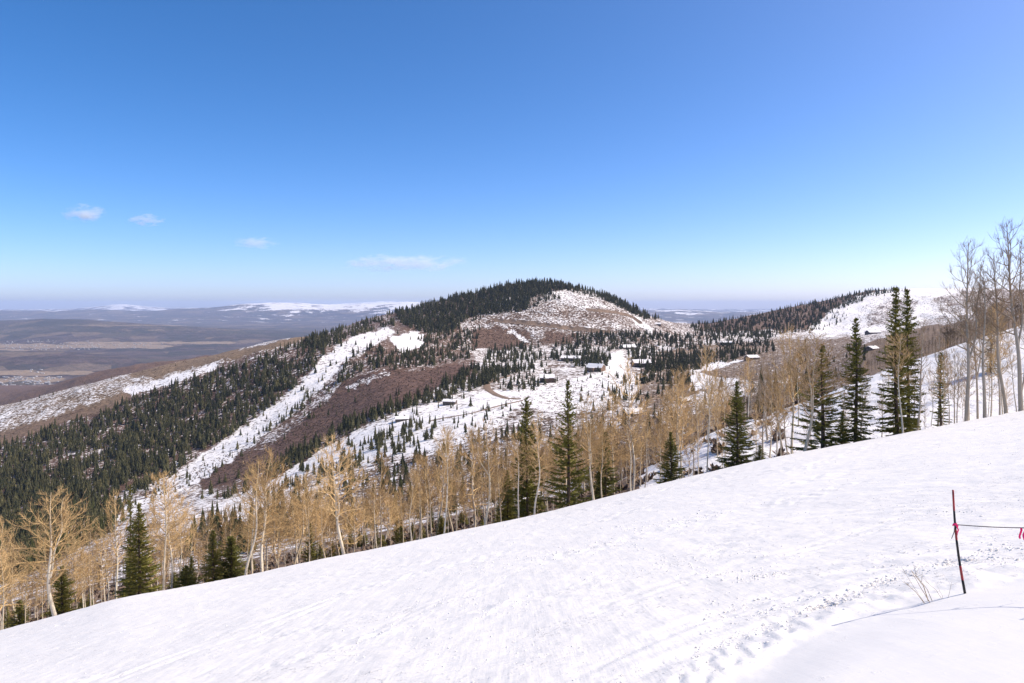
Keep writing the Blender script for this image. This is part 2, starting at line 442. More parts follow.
far_snow = sstep(-330, 60, ZV + 90 * fbm(XV / 2500, YV / 2500, 4, 60))
far_snow = sstep(-720, 260, ZV + 60 * fbm(XV / 2500, YV / 2500, 4, 60))
snm = np.where(YV > 25000, np.where(YV > 44000, -.05 + .95 * far_snow, (far_snow * 1.0) * sstep(195, 275, XI) - .05), -2.)
me = mesh_np('valley', np.stack([XV, YV, ZV], -1).reshape(-1, 3), [grid_faces(NV, len(xv))], M_valley, smooth=True)
set_cover(me, snm.ravel(), tanm.ravel(), dkm.ravel())
tag(link('valley_terrain', me), kind='structure')

# ---- the ski slope under the camera
PA, PB, PC = .215, -.262, -2.3
MX = np.array([-20, -3, .8, 2.15, 3.2, 4.1, 5.26, 5.93, 8., 14, 30]); MY = np.array([-3, 1.5, 5.2, 6.6, 7.5, 8.0, 8.12, 8.1, 8.0, 7.5, 6])
RUTS = []
def add_rut(pts, wd, dp):
    P = []
    for x, y in pts:
        u = (x - CX) / F; sl = (y - HY) / F; Yq = -PC / (sl + PB + PA * u); P.append((u * Yq, Yq))
    P = np.array(P); t = np.linspace(0, len(P) - 1, 60); k = np.arange(len(P))
    Q = np.stack([np.interp(t, k, P[:, 0]), np.interp(t, k, P[:, 1])], 1)
    for _ in range(10): Q[1:-1] = (Q[:-2] + Q[1:-1] * 2 + Q[2:]) / 4
    RUTS.append((Q, wd, dp))
for pts in ([(300,668),(420,606),(560,566),(700,546),(860,520)], [(380,592),(520,556),(680,520),(860,470)], [(540,690),(690,622),(840,570),(1040,522)],
            [(0,668),(200,612),(400,574),(560,545)], [(520,640),(620,600),(760,572),(940,560),(1060,556)], [(80,690),(260,625),(420,590)],
            [(600,690),(700,650),(800,614),(900,570),(1040,536)], [(700,535),(800,515),(900,506),(1040,502)], [(230,640),(330,600),(480,560)],
            [(560,620),(680,575),(800,545),(960,500)]):
    d0 = rnd.uniform(.012, .026); add_rut(pts, rnd.uniform(.10, .2), d0)
    add_rut([(x, y + rnd.uniform(3, 7)) for x, y in pts], rnd.uniform(.08, .16), d0 * .8)
def ruts(X, Y):
    z = np.zeros_like(X)
    for Q, wd, dp in RUTS:
        m = (X > Q[:, 0].min() - 1) & (X < Q[:, 0].max() + 1) & (Y > Q[:, 1].min() - 1) & (Y < Q[:, 1].max() + 1)
        if not m.any(): continue
        x = X[m]; y = Y[m]; best = np.full(x.shape, 9.); end = np.zeros(x.shape)
        for i in range(len(Q) - 1):
            a = Q[i]; b = Q[i + 1] - a; L2 = (b ** 2).sum() + 1e-9
            t = np.clip(((x - a[0]) * b[0] + (y - a[1]) * b[1]) / L2, 0, 1)
            d = np.hypot(x - a[0] - t * b[0], y - a[1] - t * b[1])
            k = d < best; best[k] = d[k]; end[k] = (i + t[k]) / (len(Q) - 1)
        fade = sstep(0, .15, end) * (1 - sstep(.85, 1, end)) * (.45 + .55 * sstep(-.2, .3, fbm(x / 3, y / 3, 2, 91)))
        z[m] += fade * dp * (-np.exp(-(best / wd) ** 2) + .55 * np.exp(-((best - wd * 2) / wd) ** 2))
    return z
def slope_z(X, Y):
    z = PC + PA * X + PB * Y
    Ys = np.maximum(Y, 6)
    u = np.clip(X / Ys, -1.1, 1.1)
    want = -(np.interp(CX + F * u, EDGE_X, EDGE_Y) - HY) / F
    have = PC / 49 + PA * u + PB
    z = z + (want - have) * Y * sstep(14, 46, Y)
    z = z - .010 * np.maximum(Y - 47, 0) ** 2
    ed = np.interp(X, MX, MY) + .12 * fbm(X / 1.1, Y * 0, 3, 71)
    d = ed - Y
    z = z + .12 * sstep(-.15, 1.4, d) + .02 * np.clip(d, 0, 6)
    off = sstep(-.5, .6, -d)
    z = z + off * (.10 * fbm(X / 7, Y / 7, 3, 72) + .030 * fbm(X / 1.1 + Y / 3, Y / 1.4 - X / 3, 4, 73))
    chop = sstep(.05, .45, fbm(X / 5 + Y / 8, Y / 2.2 - X / 4, 3, 76))
    z = z + off * (.012 + .05 * chop) * fbm(X / .3, Y / .4, 4, 74)
    z = z + .02 * fbm(X / 1.6, Y / 1.6, 3, 75) * (1 - off)
    if X.size > 5000:
        z = z + off * ruts(X, Y)
        dd = Y - np.interp(X, MX, MY)          # boot prints beside the drift
        for lane, ph in ((.55, 0.), (.95, .5)):
            sidx = X / .42 + ph; fr = sidx - np.floor(sidx)
            pit = np.exp(-(((fr - .5) * .42) / .07) ** 2 - ((dd - lane) / .09) ** 2) * sstep(1.2, 1.8, X) * (1 - sstep(3.2, 4.2, X))
            z = z - .035 * pit + .018 * np.exp(-(((fr - .1) * .42) / .08) ** 2 - ((dd - lane) / .2) ** 2) * sstep(1.2, 1.8, X) * (1 - sstep(3.2, 4.2, X))
    return z
yr = np.concatenate([np.linspace(-5, 2, 16)[:-1], np.exp(np.linspace(math.log(2.), math.log(84.), 640))])
tcol = np.linspace(-1, 1, 900)
YS = np.repeat(yr[:, None], 900, 1); XSg = tcol[None] * (4 + 1.05 * np.maximum(YS, 0))
me = mesh_np('ski_slope', np.stack([XSg, YS, slope_z(XSg, YS)], -1).reshape(-1, 3), [grid_faces(len(yr), 900)], M_piste, smooth=True)
_off = sstep(-.2, .8, YS - np.interp(XSg, MX, MY)).ravel()
set_cover(me, _off, _off, _off)
tag(link('ski_slope', me), kind='structure')
def base_z(X, Y):
    return float(np.maximum(slope_z(np.array([X]), np.array([Y])), ground(np.array([X]), np.array([Y])))[0])
def slope_spot(x, y):
    u = (x - CX) / F; s = -(y - HY) / F
    Yt = np.exp(np.linspace(math.log(2.5), math.log(60), 900))
    z = slope_z(u * Yt, Yt) - s * Yt
    k = np.argmax(z >= 0)
    return (u * Yt[k], Yt[k], float(slope_z(np.array([u * Yt[k]]), np.array([Yt[k]]))[0]))

# ---- crumbs of snow thrown up by skis and the groomer
def clods():
    bands = [ # polyline in view, spread px, count, size px
     ([(830,602),(880,580),(930,566),(985,556),(1030,548)], 9, 520, 1.5),
     ([(760,612),(800,606),(835,600)], 6, 160, 1.7),
     ([(700,612),(730,608),(770,612)], 9, 140, 1.2),
     ([(640,556),(690,566),(740,576),(780,572)], 7, 230, 1.0),
     ([(690,575),(740,575),(775,573)], 3, 120, 1.1),
     ([(455,573),(520,560),(580,549),(640,540)], 4, 260, .9),
     ([(600,528),(660,527),(690,520),(720,512)], 4, 170, .9),
     ([(560,585),(620,575),(680,570)], 8, 90, .8),
     ([(420,612),(480,610),(530,606)], 7, 170, .9),
     ([(345,655),(365,635),(400,622)], 9, 130, 1.0),
     ([(400,645),(450,650),(540,655),(640,662)], 20, 330, 1.0),
     ([(690,650),(720,640),(760,628),(800,617)], 14, 300, 1.2),
     ([(880,510),(950,515),(1030,505)], 7, 150, .8),
     ([(700,548),(780,552),(860,545)], 9, 120, .8),
     ([(380,560),(460,552),(520,540)], 12, 120, .7),
     ([(120,632),(200,622),(300,606)], 22, 120, .7)]
    ico = []
    t = (1 + 5 ** .5) / 2
    base = np.array([(-1,t,0),(1,t,0),(-1,-t,0),(1,-t,0),(0,-1,t),(0,1,t),(0,-1,-t),(0,1,-t),(t,0,-1),(t,0,1),(-t,0,-1),(-t,0,1)], float); base /= np.linalg.norm(base[0])
    ft = np.array([(0,11,5),(0,5,1),(0,1,7),(0,7,10),(0,10,11),(1,5,9),(5,11,4),(11,10,2),(10,7,6),(7,1,8),(3,9,4),(3,4,2),(3,2,6),(3,6,8),(3,8,9),(4,9,5),(2,4,11),(6,2,10),(8,6,7),(9,8,1)])
    mb = MB()
    for P, sp, n, sz in bands:
        P = np.array(P, float); L = np.linspace(0, len(P) - 1, 40)
        for _ in range(int(n * 1.5)):
            t_ = rnd.random() * (len(P) - 1); k = min(int(t_), len(P) - 2); f = t_ - k
            q = P[k] * (1 - f) + P[k + 1] * f
            x = q[0] + rnd.gauss(0, 9); y = q[1] + rnd.gauss(0, sp * .75)
            X, Y, Z = slope_spot(x, y)
            if Y > 45: continue
            r = sz * Y / F * rnd.choice([.22, .25, .3, .3, .35, .4, .45, .55, .7, 1.1]) 
            V = base * (r * (0.7 + .6 * nr.random((12, 1)))) * np.array([1 + .5 * rnd.random(), 1, .75])
            mb.add(V + np.array([X, Y, Z + r * .1]), T=ft)
    for _ in range(2200):
        X, Y, Z = slope_spot(rnd.uniform(0, 1060), rnd.uniform(430, 683))
        if Y > 42 or Y < np.interp(X, MX, MY) + .2: continue
        r = Y / F * rnd.choice([.25, .3, .4, .6])
        V = base * (r * (0.7 + .6 * nr.random((12, 1)))) * np.array([1, 1, .7])
        mb.add(V + np.array([X, Y, Z + r * .2]), T=ft)
    o = link('snow_crumbs', mb.mesh('snow_crumbs', M_piste))
    tag(o, 'small crumbs of broken snow scattered in streaks over the groomed ski slope', 'snow', kind='stuff')
clods()

# ------------------------------------------------------------------ trees: shapes
def rot_axis(v, ax, a):
    ax = ax / (np.linalg.norm(ax) + 1e-9)
    return v * math.cos(a) + np.cross(ax, v) * math.sin(a) + ax * np.dot(ax, v) * (1 - math.cos(a))
def gen_aspen(seed, Ht=12., crown0=.42, spread=.26, nb=30, wig=.05, up=.75, fork=False, r0=.15, tw=1.0, dens=1.0):
    """trunk and branch meshes of a leafless aspen 12 m high"""
    r = np.random.default_rng(seed); tr = MB(); br = MB()
    def trunk(P0, h0, h1, dx, dy, ra, rb):
        n = 16; t = np.linspace(0, 1, n)
        ph = r.random(4) * 6.28
        wx = wig * (np.sin(t * 5 + ph[0]) - np.sin(ph[0]) + .5 * np.sin(t * 13 + ph[1]) - .5 * np.sin(ph[1]))
        wy = wig * (np.sin(t * 5 + ph[2]) - np.sin(ph[2]) + .5 * np.sin(t * 11 + ph[3]) - .5 * np.sin(ph[3]))
        P = np.stack([P0[0] + wx * 2.2 + dx * t, P0[1] + wy * 2.2 + dy * t, h0 + (h1 - h0) * t], -1)
        R = ra + (rb - ra) * t ** .85; R[0] *= 1.0 if h0 > 0 else 1.35
        tr.tube(P, R, 7); return P, R
    stems = [trunk((0, 0), -1.2, Ht, r.normal() * .35, r.normal() * .3, r0, .022)]
    if fork:
        P, R = stems[0]; k = 6 + r.integers(0, 2)
        a = r.random() * 6.28
        stems.append(trunk(P[k][:2], P[k][2], Ht * r.uniform(.86, .96), 1.3 * math.cos(a), 1.3 * math.sin(a), R[k] * .75, .02))
    def branch(p, d, L, ra, rb, n, bend, k):
        pts = [p]; dd = d.copy(); s = L / n
        for i in range(n):
            dd = dd + r.normal(size=3) * .16 + np.array([0, 0, bend / n]); dd /= np.linalg.norm(dd)
            pts.append(pts[-1] + dd * s)
        pts = np.array(pts); br.tube(pts, np.linspace(ra, rb, n + 1), k); return pts
    for si, (P, R) in enumerate(stems):
        ga = r.random() * 6.28
        m = nb if si == 0 else int(nb * .55)
        for i in range(m):
            t = crown0 + (.985 - crown0) * ((i + r.random() * .8) / m) ** .9 if si == 0 else .15 + .82 * (i + r.random()) / m
            j = t * (len(P) - 1); k0 = min(int(j), len(P) - 2); f = j - k0
            p = P[k0] * (1 - f) + P[k0 + 1] * f; rr = R[k0] * (1 - f) + R[k0 + 1] * f
            ga += 2.4 + r.normal() * .4
            q = (t - crown0) / (1 - crown0) if si == 0 else t
            q = max(q, 0)
            shape = min(1, .55 + q * 1.8) * (1 - q) ** .55 + .10
            L = spread * Ht * shape * r.uniform(.65, 1.2)
            el = r.uniform(.15, .6) + up * .5 * q
            d = np.array([math.cos(ga) * math.cos(el), math.sin(ga) * math.cos(el), math.sin(el)])
            rb0 = min(rr * .6, .026 + .021 * L)
            B = branch(p, d, L, rb0, .010, 5, up * r.uniform(.3, 1.1), 3)
            n2 = int((4 + L * 2.6) * dens)
            for _ in range(n2):
                t2 = r.uniform(.22, 1.0); j2 = t2 * 5; k2 = min(int(j2), 4); f2 = j2 - k2
                p2 = B[k2] * (1 - f2) + B[k2 + 1] * f2
                d0 = B[k2 + 1] - B[k2]; d0 /= np.linalg.norm(d0) + 1e-9
                d2 = rot_axis(d0, r.normal(size=3), r.uniform(.5, 1.2)); d2[2] += .15
                L2 = L * r.uniform(.2, .5) * (1.15 - .5 * t2)
                C = branch(p2, d2 / np.linalg.norm(d2), L2, .013 * tw, .007 * tw, 3, up * .5, 3)
                for _ in range(int((2 + L2 * 4) * dens)):
                    t3 = r.uniform(.2, 1); j3 = t3 * 3; k3 = min(int(j3), 2); f3 = j3 - k3
                    p3 = C[k3] * (1 - f3) + C[k3 + 1] * f3
                    d3 = C[k3 + 1] - C[k3]; d3 /= np.linalg.norm(d3) + 1e-9
                    d3 = rot_axis(d3, r.normal(size=3), r.uniform(.4, 1.1)); d3[2] += .2
                    branch(p3, d3 / np.linalg.norm(d3), r.uniform(.16, .5), .0075 * tw, .004 * tw, 1, .1, 3)
    for _ in range(6):       # dead stubs below the crown
        t = r.uniform(.12, crown0); j = t * 15; k0 = int(j); a = r.random() * 6.28
        d = np.array([math.cos(a), math.sin(a), r.uniform(-.2, .5)])
        branch(stems[0][0][k0], d / np.linalg.norm(d), r.uniform(.3, 1.3), .018, .008, 3, .1, 3)
    return tr, br

def gen_fir(seed, Ht=10., R=1.6, pw=.85, gap=.22, droop=.25, full=1.0, start=.04, tuft=.0):
    """trunk and needle sprays of a spire-shaped fir 10 m high"""
    r = np.random.default_rng(seed); tr = MB(); cr = MB()
    t = np.linspace(0, 1, 10)
    tr.tube(np.stack([.05 * np.sin(t * 4 + seed), .05 * np.cos(t * 5 + seed), -1.0 + (Ht + .95) * t], -1), .14 * (1 - t) + .012, 6)
    V = []; z = start * Ht
    while z < Ht * .995:
        q = z / Ht
        rad = R * (1 - q) ** pw * (1 + .12 * math.sin(z * 2.7 + seed)) + .05
        if tuft and q > 1 - tuft: rad = max(rad, R * .34 * (1 - abs(q - 1 + tuft * .5) / (tuft * .5)) ** .5)
        n = max(4, int((5 + 3.5 * rad) * full))
        a0 = r.random() * 6.28
        for i in range(n):
            if r.random() < .18: continue
            a = a0 + i / n * 6.283 + r.normal() * .25
            L = rad * r.uniform(.48, 1.22)
            el = .75 * q - droop + r.normal() * .10
            h = np.array([math.cos(a), math.sin(a), 0]); side = np.array([-h[1], h[0], 0])
            ns = max(3, int(L / .10))
            zz = z + r.normal() * .07
            for s in range(ns + 1):
                f = s / ns
                if f < .12 and L > .7: continue
                c = np.array([0, 0, zz]) + h * (L * f * math.cos(el)) + np.array([0, 0, 1.]) * (L * f * math.sin(el) + .14 * L * f * f)
                sl = (.10 + .26 * L * (1 - f) ** .8 * (.4 + f)) * r.uniform(.7, 1.25)
                for sg in (-1, 1):
                    tip = c + side * sg * sl * .8 + h * sl * .6 + np.array([0, 0, -.28 * sl + r.normal() * .05])
                    wv = np.array([r.normal() * .3, r.normal() * .3, 1.]) * r.uniform(.03, .06) + h * r.uniform(.02, .06)
                    V.append((c + wv, c - wv * .9, tip))
                    if r.random() < .5:
                        up = c + h * sl * .5 + np.array([r.normal() * .05, r.normal() * .05, r.uniform(.04, .12)])
                        V.append((c - side * .04, c + side * .04, up))
        z += gap * r.uniform(.75, 1.25) * (.65 + .5 * (1 - q))
    for i in range(6):
        a = i * 1.05
        V.append((np.array([0, 0, Ht * .93]), np.array([.03, 0, Ht * .93]), np.array([.05 * math.cos(a), .05 * math.sin(a), Ht])))
    V = np.array(V).reshape(-1, 3)
    cr.add(V, T=np.arange(len(V)).reshape(-1, 3))
    return tr, cr

def far_fir(seed, L=7, n=7, Ht=10., R=1.7):
    """small fir seen from far away: ragged tiers of boughs, one mesh"""
    r = np.random.default_rng(seed); V = []; T = []
    for i in range(L):
        q = i / L; z0 = Ht * (.04 + .86 * q); rad = R * (1 - q) ** .8 * r.uniform(.8, 1.15) + .08
        top = min(Ht, z0 + Ht * (.30 - .08 * q)); b = len(V); V.append((0, 0, top)); a0 = r.random() * 6.28
        for k in range(2 * n):
            a = a0 + k * math.pi / n; rr = rad * (r.uniform(.75, 1.2) if k % 2 == 0 else r.uniform(.35, .6))
            V.append((rr * math.cos(a), rr * math.sin(a), z0 + (r.uniform(-.35, .1) if k % 2 == 0 else .4)))
        for k in range(2 * n): T.append((b, b + 1 + k, b + 1 + (k + 1) % (2 * n)))
    b = len(V)
    for k in range(3): V.append((.16 * math.cos(k * 2.1), .16 * math.sin(k * 2.1), -1.2))
    for k in range(3): V.append((.10 * math.cos(k * 2.1), .10 * math.sin(k * 2.1), Ht * .12))
    for k in range(3): T += [(b + k, b + (k + 1) % 3, b + 3 + k), (b + (k + 1) % 3, b + 3 + (k + 1) % 3, b + 3 + k)]
    return np.array(V, float), np.array(T, int)

def far_aspen(seed, Ht=10.):
    r = np.random.default_rng(seed); mb = MB()
    mb.tube([(0, 0, -.8), (r.normal() * .2, r.normal() * .2, Ht * .5), (r.normal() * .3, r.normal() * .3, Ht)], [.15, .10, .03], 3)
    for i in range(20):
        t = r.uniform(.35, .97); a = r.random() * 6.28; L = Ht * .2 * (1.15 - t) * r.uniform(.7, 1.7)
        p = np.array([0, 0, t * Ht]); q = p + np.array([math.cos(a) * L, math.sin(a) * L, L * r.uniform(.5, 1.2)])
        mb.tube([p, q], [.05, .025], 3)
        for _ in range(3):
            p2 = p + (q - p) * r.uniform(.3, 1); mb.tube([p2, p2 + r.normal(size=3) * L * .3 + np.array([0, 0, L * .25])], [.03, .018], 3)
    return np.concatenate(mb.V), np.concatenate(mb.Q)

def scatter(name, mat, protos, places, quads=False, smooth=False):
    """one mesh of many copies; places: (x, y, z, height scale, width scale, turn)"""
    Vs, Fs, n = [], [], 0; tone = []
    for i, (x, y, z, sh, sw, a) in enumerate(places):
        V, T = protos[i % len(protos)]
        c, s = math.cos(a), math.sin(a)
        U = np.empty_like(V); U[:, 0] = (V[:, 0] * c - V[:, 1] * s) * sw + x; U[:, 1] = (V[:, 0] * s + V[:, 1] * c) * sw + y; U[:, 2] = V[:, 2] * sh + z
        Vs.append(U); Fs.append(T + n); n += len(V); tone.append(np.full(len(V), rnd.random() ** 1.3))
    me = mesh_np(name, np.concatenate(Vs), [np.concatenate(Fs)], mat, smooth=smooth); tone = np.concatenate(tone)
    set_cover(me, tone, tone, tone)
    return link(name, me)

# ------------------------------------------------------------------ near trees
ASP = {}
specs = [('wide', dict(dens=1.05, crown0=.36, spread=.30, nb=34, wig=.07, up=.55, fork=True, r0=.20)),
         ('wide', dict(dens=1.05, crown0=.32, spread=.30, nb=32, wig=.10, up=.5, fork=True, r0=.19)),
         ('wide', dict(dens=1.05, crown0=.40, spread=.27, nb=30, wig=.10, up=.6, r0=.17)),
         ('slim', dict(dens=1.05, crown0=.42, spread=0.24, nb=36, wig=.05, up=.8, r0=.13)),
         ('slim', dict(dens=1.05, crown0=.50, spread=0.23, nb=32, wig=.07, up=.8, r0=.12)),
         ('slim', dict(dens=1.05, crown0=.38, spread=0.26, nb=36, wig=.06, up=.7, r0=.13)),
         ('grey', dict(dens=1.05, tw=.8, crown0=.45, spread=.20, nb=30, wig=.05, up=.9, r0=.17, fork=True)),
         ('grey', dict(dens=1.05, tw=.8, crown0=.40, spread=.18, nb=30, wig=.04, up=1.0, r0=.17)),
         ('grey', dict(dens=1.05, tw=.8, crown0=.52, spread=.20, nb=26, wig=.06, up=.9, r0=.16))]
for i, (kind, kw) in enumerate(specs):
    trm, brm = gen_aspen(100 + i, **kw)
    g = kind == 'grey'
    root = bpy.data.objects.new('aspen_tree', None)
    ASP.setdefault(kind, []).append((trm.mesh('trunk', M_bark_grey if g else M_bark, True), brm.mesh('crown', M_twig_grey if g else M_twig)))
PINK = mat_plain('pink_flagging', (.80, .02, .16), .5, .1)
def place_aspen(x, ytop, Y, kind, var, label, group, wid=1.0, turn=None):
    X = Y * (x - CX) / F; zb = base_z(X, Y); zt = -(ytop - HY) / F * Y
    h = (zt - zb) / 12.0
    o = bpy.data.objects.new('aspen_tree', None); COL.objects.link(o)
    o.empty_display_size = .3
    o.location = (X, Y, zb); o.rotation_euler = (rnd.gauss(0, .03), rnd.gauss(0, .04), rnd.random() * 6.28 if turn is None else turn)
    s = wid * (.55 * h + .45 * min(h, 1.1)); o.scale = (s, s, h)
    tm, cm = ASP[kind][var % len(ASP[kind])]
    link('trunk', tm, o); link('crown', cm, o)
    tag(o, label, 'tree', group); return o

GA = 'bare aspens standing along the edge of the ski slope'
near_aspens = [  # x at the foot, y of the top, distance, kind, variant, width, label
 (3,553,60,'slim',0,1.,'slim pale aspen whose trunk stands at the very left frame edge'),
 (24,566,66,'slim',1,.9,'thin short aspen between the left frame edge and the big spreading aspen'),
 (57,488,58,'wide',0,1.15,'big spreading aspen with a thick forked white trunk near the low slope end'),
 (86,552,70,'slim',2,.9,'thin aspen just right of the big forked white trunk'),
 (116,497,62,'wide',2,.9,'crooked aspen just left of the green fir at the low end of the slope'),
 (163,474,58,'slim',0,1.2,'tall aspen right of the low sunlit fir, left trunk of a close trio'),
 (171,483,60,'slim',2,1.0,'white trunked aspen in the middle of the close trio beside the fir'),
 (181,500,64,'slim',1,1.0,'shorter aspen at the right end of the close trio beside the fir'),
 (246,462,57,'wide',2,1.0,'stout golden aspen, left trunk of the pair above the low green firs'),
 (252,470,60,'slim',2,1.0,'thinner aspen touching the stout golden one above the low green firs'),
 (262,455,59,'wide',1,1.,'straight aspen with a dense golden crown standing right of the touching pair'),
 (308,494,62,'slim',2,1.1,'slender aspen with a rounded golden crown left of the twisted aspen'),
 (327,498,62,'wide',1,.8,'small twisted aspen with a crooked trunk and low forks'),
 (345,437,57,'wide',0,1.0,'tall crooked aspen with bare arching limbs rising above its neighbours'),
 (378,478,63,'slim',1,1.,'straight slim aspen right of the tall crooked aspen'),
 (391,500,66,'slim',0,.9,'small slim aspen half hidden behind straighter trunks right of the crooked aspen'),
 (411,470,58,'wide',2,.9,'leaning aspen with a Y shaped fork of pale limbs'),
 (444,428,57,'slim',1,.9,'tall thin aspen with a clean trunk and a sparse pointed crown'),
 (485,423,57,'wide',1,.95,'aspen with a full golden crown left of the yellow green fir'),
 (501,455,62,'slim',2,1.,'short aspen between the full golden crown and the yellow green fir'),
 (518,433,56,'slim',0,1.,'pale aspen standing in front of the yellow green fir on its left side'),
 (535,416,56,'wide',2,.85,'forked pale aspen standing in front of the yellow green fir on its right side'),
 (594,397,56,'wide',0,.85,'dense tan aspen just right of the tall open fir'),
 (602,418,58,'slim',2,1.,'second tan aspen touching the right side of the dense one beside the tall open fir'),
 (631,415,56,'slim',1,1.1,'lone thin aspen with wide side limbs on the gap of white snow'),
 (660,425,66,'slim',0,1.,'faint thin aspen just left of the small dark fir'),
 (707,347,58,'slim',1,.75,'very tall pole straight aspen left of the dense green fir'),
 (698,392,64,'slim',2,.8,'shorter aspen close to the left of the pole straight aspen'),
 (726,378,66,'slim',0,.75,'thin aspen touching the left side of the dense green fir'),
 (768,375,63,'slim',2,1.05,'slender brown aspen right of the dense green fir'),
 (781,372,60,'slim',1,.9,'thin aspen in the group left of the forked pale tree, second from the dense fir'),
 (792,330,60,'wide',2,.85,'tall brown aspen behind the pale tree with spreading limbs'),
 (804,333,54,'wide',0,.95,'pale tree with spreading curled limbs in front of the broad dark fir'),
 (903,335,53,'slim',1,1.05,'pale smooth trunk in front of the twin topped fir'),
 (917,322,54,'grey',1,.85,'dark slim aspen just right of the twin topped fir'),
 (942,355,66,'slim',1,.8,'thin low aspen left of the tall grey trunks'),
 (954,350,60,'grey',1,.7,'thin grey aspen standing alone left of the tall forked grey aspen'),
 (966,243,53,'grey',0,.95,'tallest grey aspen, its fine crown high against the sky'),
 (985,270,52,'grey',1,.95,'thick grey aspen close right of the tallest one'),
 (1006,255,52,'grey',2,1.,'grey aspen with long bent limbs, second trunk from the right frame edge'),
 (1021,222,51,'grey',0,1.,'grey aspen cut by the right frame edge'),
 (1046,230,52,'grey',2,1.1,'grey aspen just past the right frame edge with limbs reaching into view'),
]
for x, yt, Y, k, v, wd, lb in near_aspens: place_aspen(x, yt, Y, k, v, lb, GA, wd)

FIR = []
fspecs = [dict(R=1.75, pw=.8), dict(R=1.3, pw=.72, gap=.24, droop=.35), dict(R=2.0, pw=.95, gap=.30, droop=.12, full=.8), dict(R=1.55, pw=.6, full=1.1), dict(R=1.0, pw=.6, droop=.4, gap=.28, full=.8)]
for i, kw in enumerate(fspecs):
    a, b = gen_fir(200 + i, **kw); FIR.append((a.mesh('trunk', M_firbark, True), b.mesh('crown', M_needle)))
def place_fir(x, ytop, Y, var, wid, label, group, far=False):
    X = Y * (x - CX) / F; zb = base_z(X, Y); h = (-(ytop - HY) / F * Y - zb) / 10.
    o = bpy.data.objects.new('fir_tree', None); COL.objects.link(o); o.location = (X, Y, zb)
    o.rotation_euler = (0, rnd.gauss(0, .01), rnd.random() * 6.28)
    o.scale = (wid, wid, h); tm, cm = FIR[var]
    link('trunk', tm, o); link('crown', cm, o); tag(o, label, 'tree', group); return o
GF = 'firs standing along the edge of the ski slope'
near_firs = [
 (139,503,60,0,1.15,'green fir with a sunlit yellow side between pale aspens at the low slope end'),
 (130,484,66,4,.8,'thin dark spire showing behind the left side of the sunlit low fir'),
 (62,566,62,3,.9,'dark bushy fir behind the thick white trunk of the big spreading aspen'),
 (20,600,68,3,.8,'low green fir at the bottom left behind slim trunks'),
 (213,530,60,1,1.1,'dark pointed fir left in the low green clump before the golden pair of aspens'),
 (231,537,61,3,1.2,'bushy yellow green fir right in the low green clump under the golden pair'),
 (186,566,59,3,.9,'small yellow green fir low beside the close trio of aspens'),
 (527,397,60,3,1.05,'yellow green columnar fir with a bushy dark tip behind two pale aspens'),
 (508,470,64,0,.9,'low dark fir half hidden left of the yellow green column'),
 (568,380,58,2,1.25,'tall open fir with sparse drooping boughs and a bare pointed tip'),
 (606,432,60,1,1.1,'brownish fir behind the dense tan aspen'),
 (671,432,57,0,.85,'small dark fir standing alone before the snow gap'),
 (737,381,57,0,1.02,'dense green cone shaped fir standing apart on the slope edge'),
 (822,344,56,2,1.35,'broad dark fir behind the pale tree with curled limbs'),
 (842,412,60,3,.6,'low yellow green fir between the broad dark fir and the slim spire'),
 (856,318,55,1,1.15,'slim dark spire shaped fir with a narrow top'),
 (897,287,55,1,1.25,'left top of the twin topped tall dark fir'),
 (908,289,57,1,1.15,'right top of the twin topped tall dark fir'),
 (941,352,74,4,1.2,'thin brownish fir on the snow right of the twin topped fir'),
 (991,322,105,4,1.4,'narrow dark fir far up the white slope behind the grey aspens'),
 (760,445,72,3,.7,'small fir at the foot of the brown aspens right of the cone shaped fir'),
]
for x, yt, Y, v, wd, lb in near_firs: place_fir(x, yt, Y, v, wd, lb, GF)

# filler aspens of the thicket behind the edge
def thicket(x0, x1, n, ymin, ymax, hmin, hmax, kinds, label, group, wid=1.):
    for i in range(n):
        x = x0 + (x1 - x0) * (i + rnd.random()) / n; Y = rnd.uniform(ymin, ymax)
        X = Y * (x - CX) / F; zb = base_z(X, Y); h = hmin * .75 + (hmax * 1.06 - hmin * .75) * rnd.random()
        yt = HY - F * (zb + h) / Y
        place_aspen(x, yt, Y, rnd.choice(kinds), rnd.randrange(3), label, group, wid * rnd.uniform(.85, 1.1))
thicket(-20, 112, 28, 62, 110, 6, 11, ['slim', 'slim', 'wide'], 'thin bare aspen in the tangle around the big forked white trunk', 'thicket aspens at the low end')
thicket(150, 300, 28, 64, 120, 6, 11, ['slim', 'slim', 'wide'], 'thin bare aspen in the golden tangle behind the golden pair', 'thicket aspens behind the golden pair')
thicket(290, 470, 60, 60, 150, 6.5, 11.5, ['slim', 'slim', 'wide'], 'thin bare aspen in the golden tangle around the tall crooked aspen', 'thicket aspens around the crooked aspen')
thicket(470, 640, 46, 62, 140, 7, 12.5, ['slim', 'slim', 'wide'], 'thin bare aspen in the tan tangle around the tall open fir', 'thicket aspens around the open fir')
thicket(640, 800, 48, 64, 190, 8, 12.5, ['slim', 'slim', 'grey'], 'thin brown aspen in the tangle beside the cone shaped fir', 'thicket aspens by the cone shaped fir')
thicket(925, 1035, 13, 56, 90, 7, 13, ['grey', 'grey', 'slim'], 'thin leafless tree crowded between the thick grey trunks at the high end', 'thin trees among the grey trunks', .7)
thicket(800, 1030, 22, 70, 125, 6, 9, ['slim', 'grey'], 'thin low aspen on the white slope behind the grey trunks', 'low aspens on the white slope', .8)

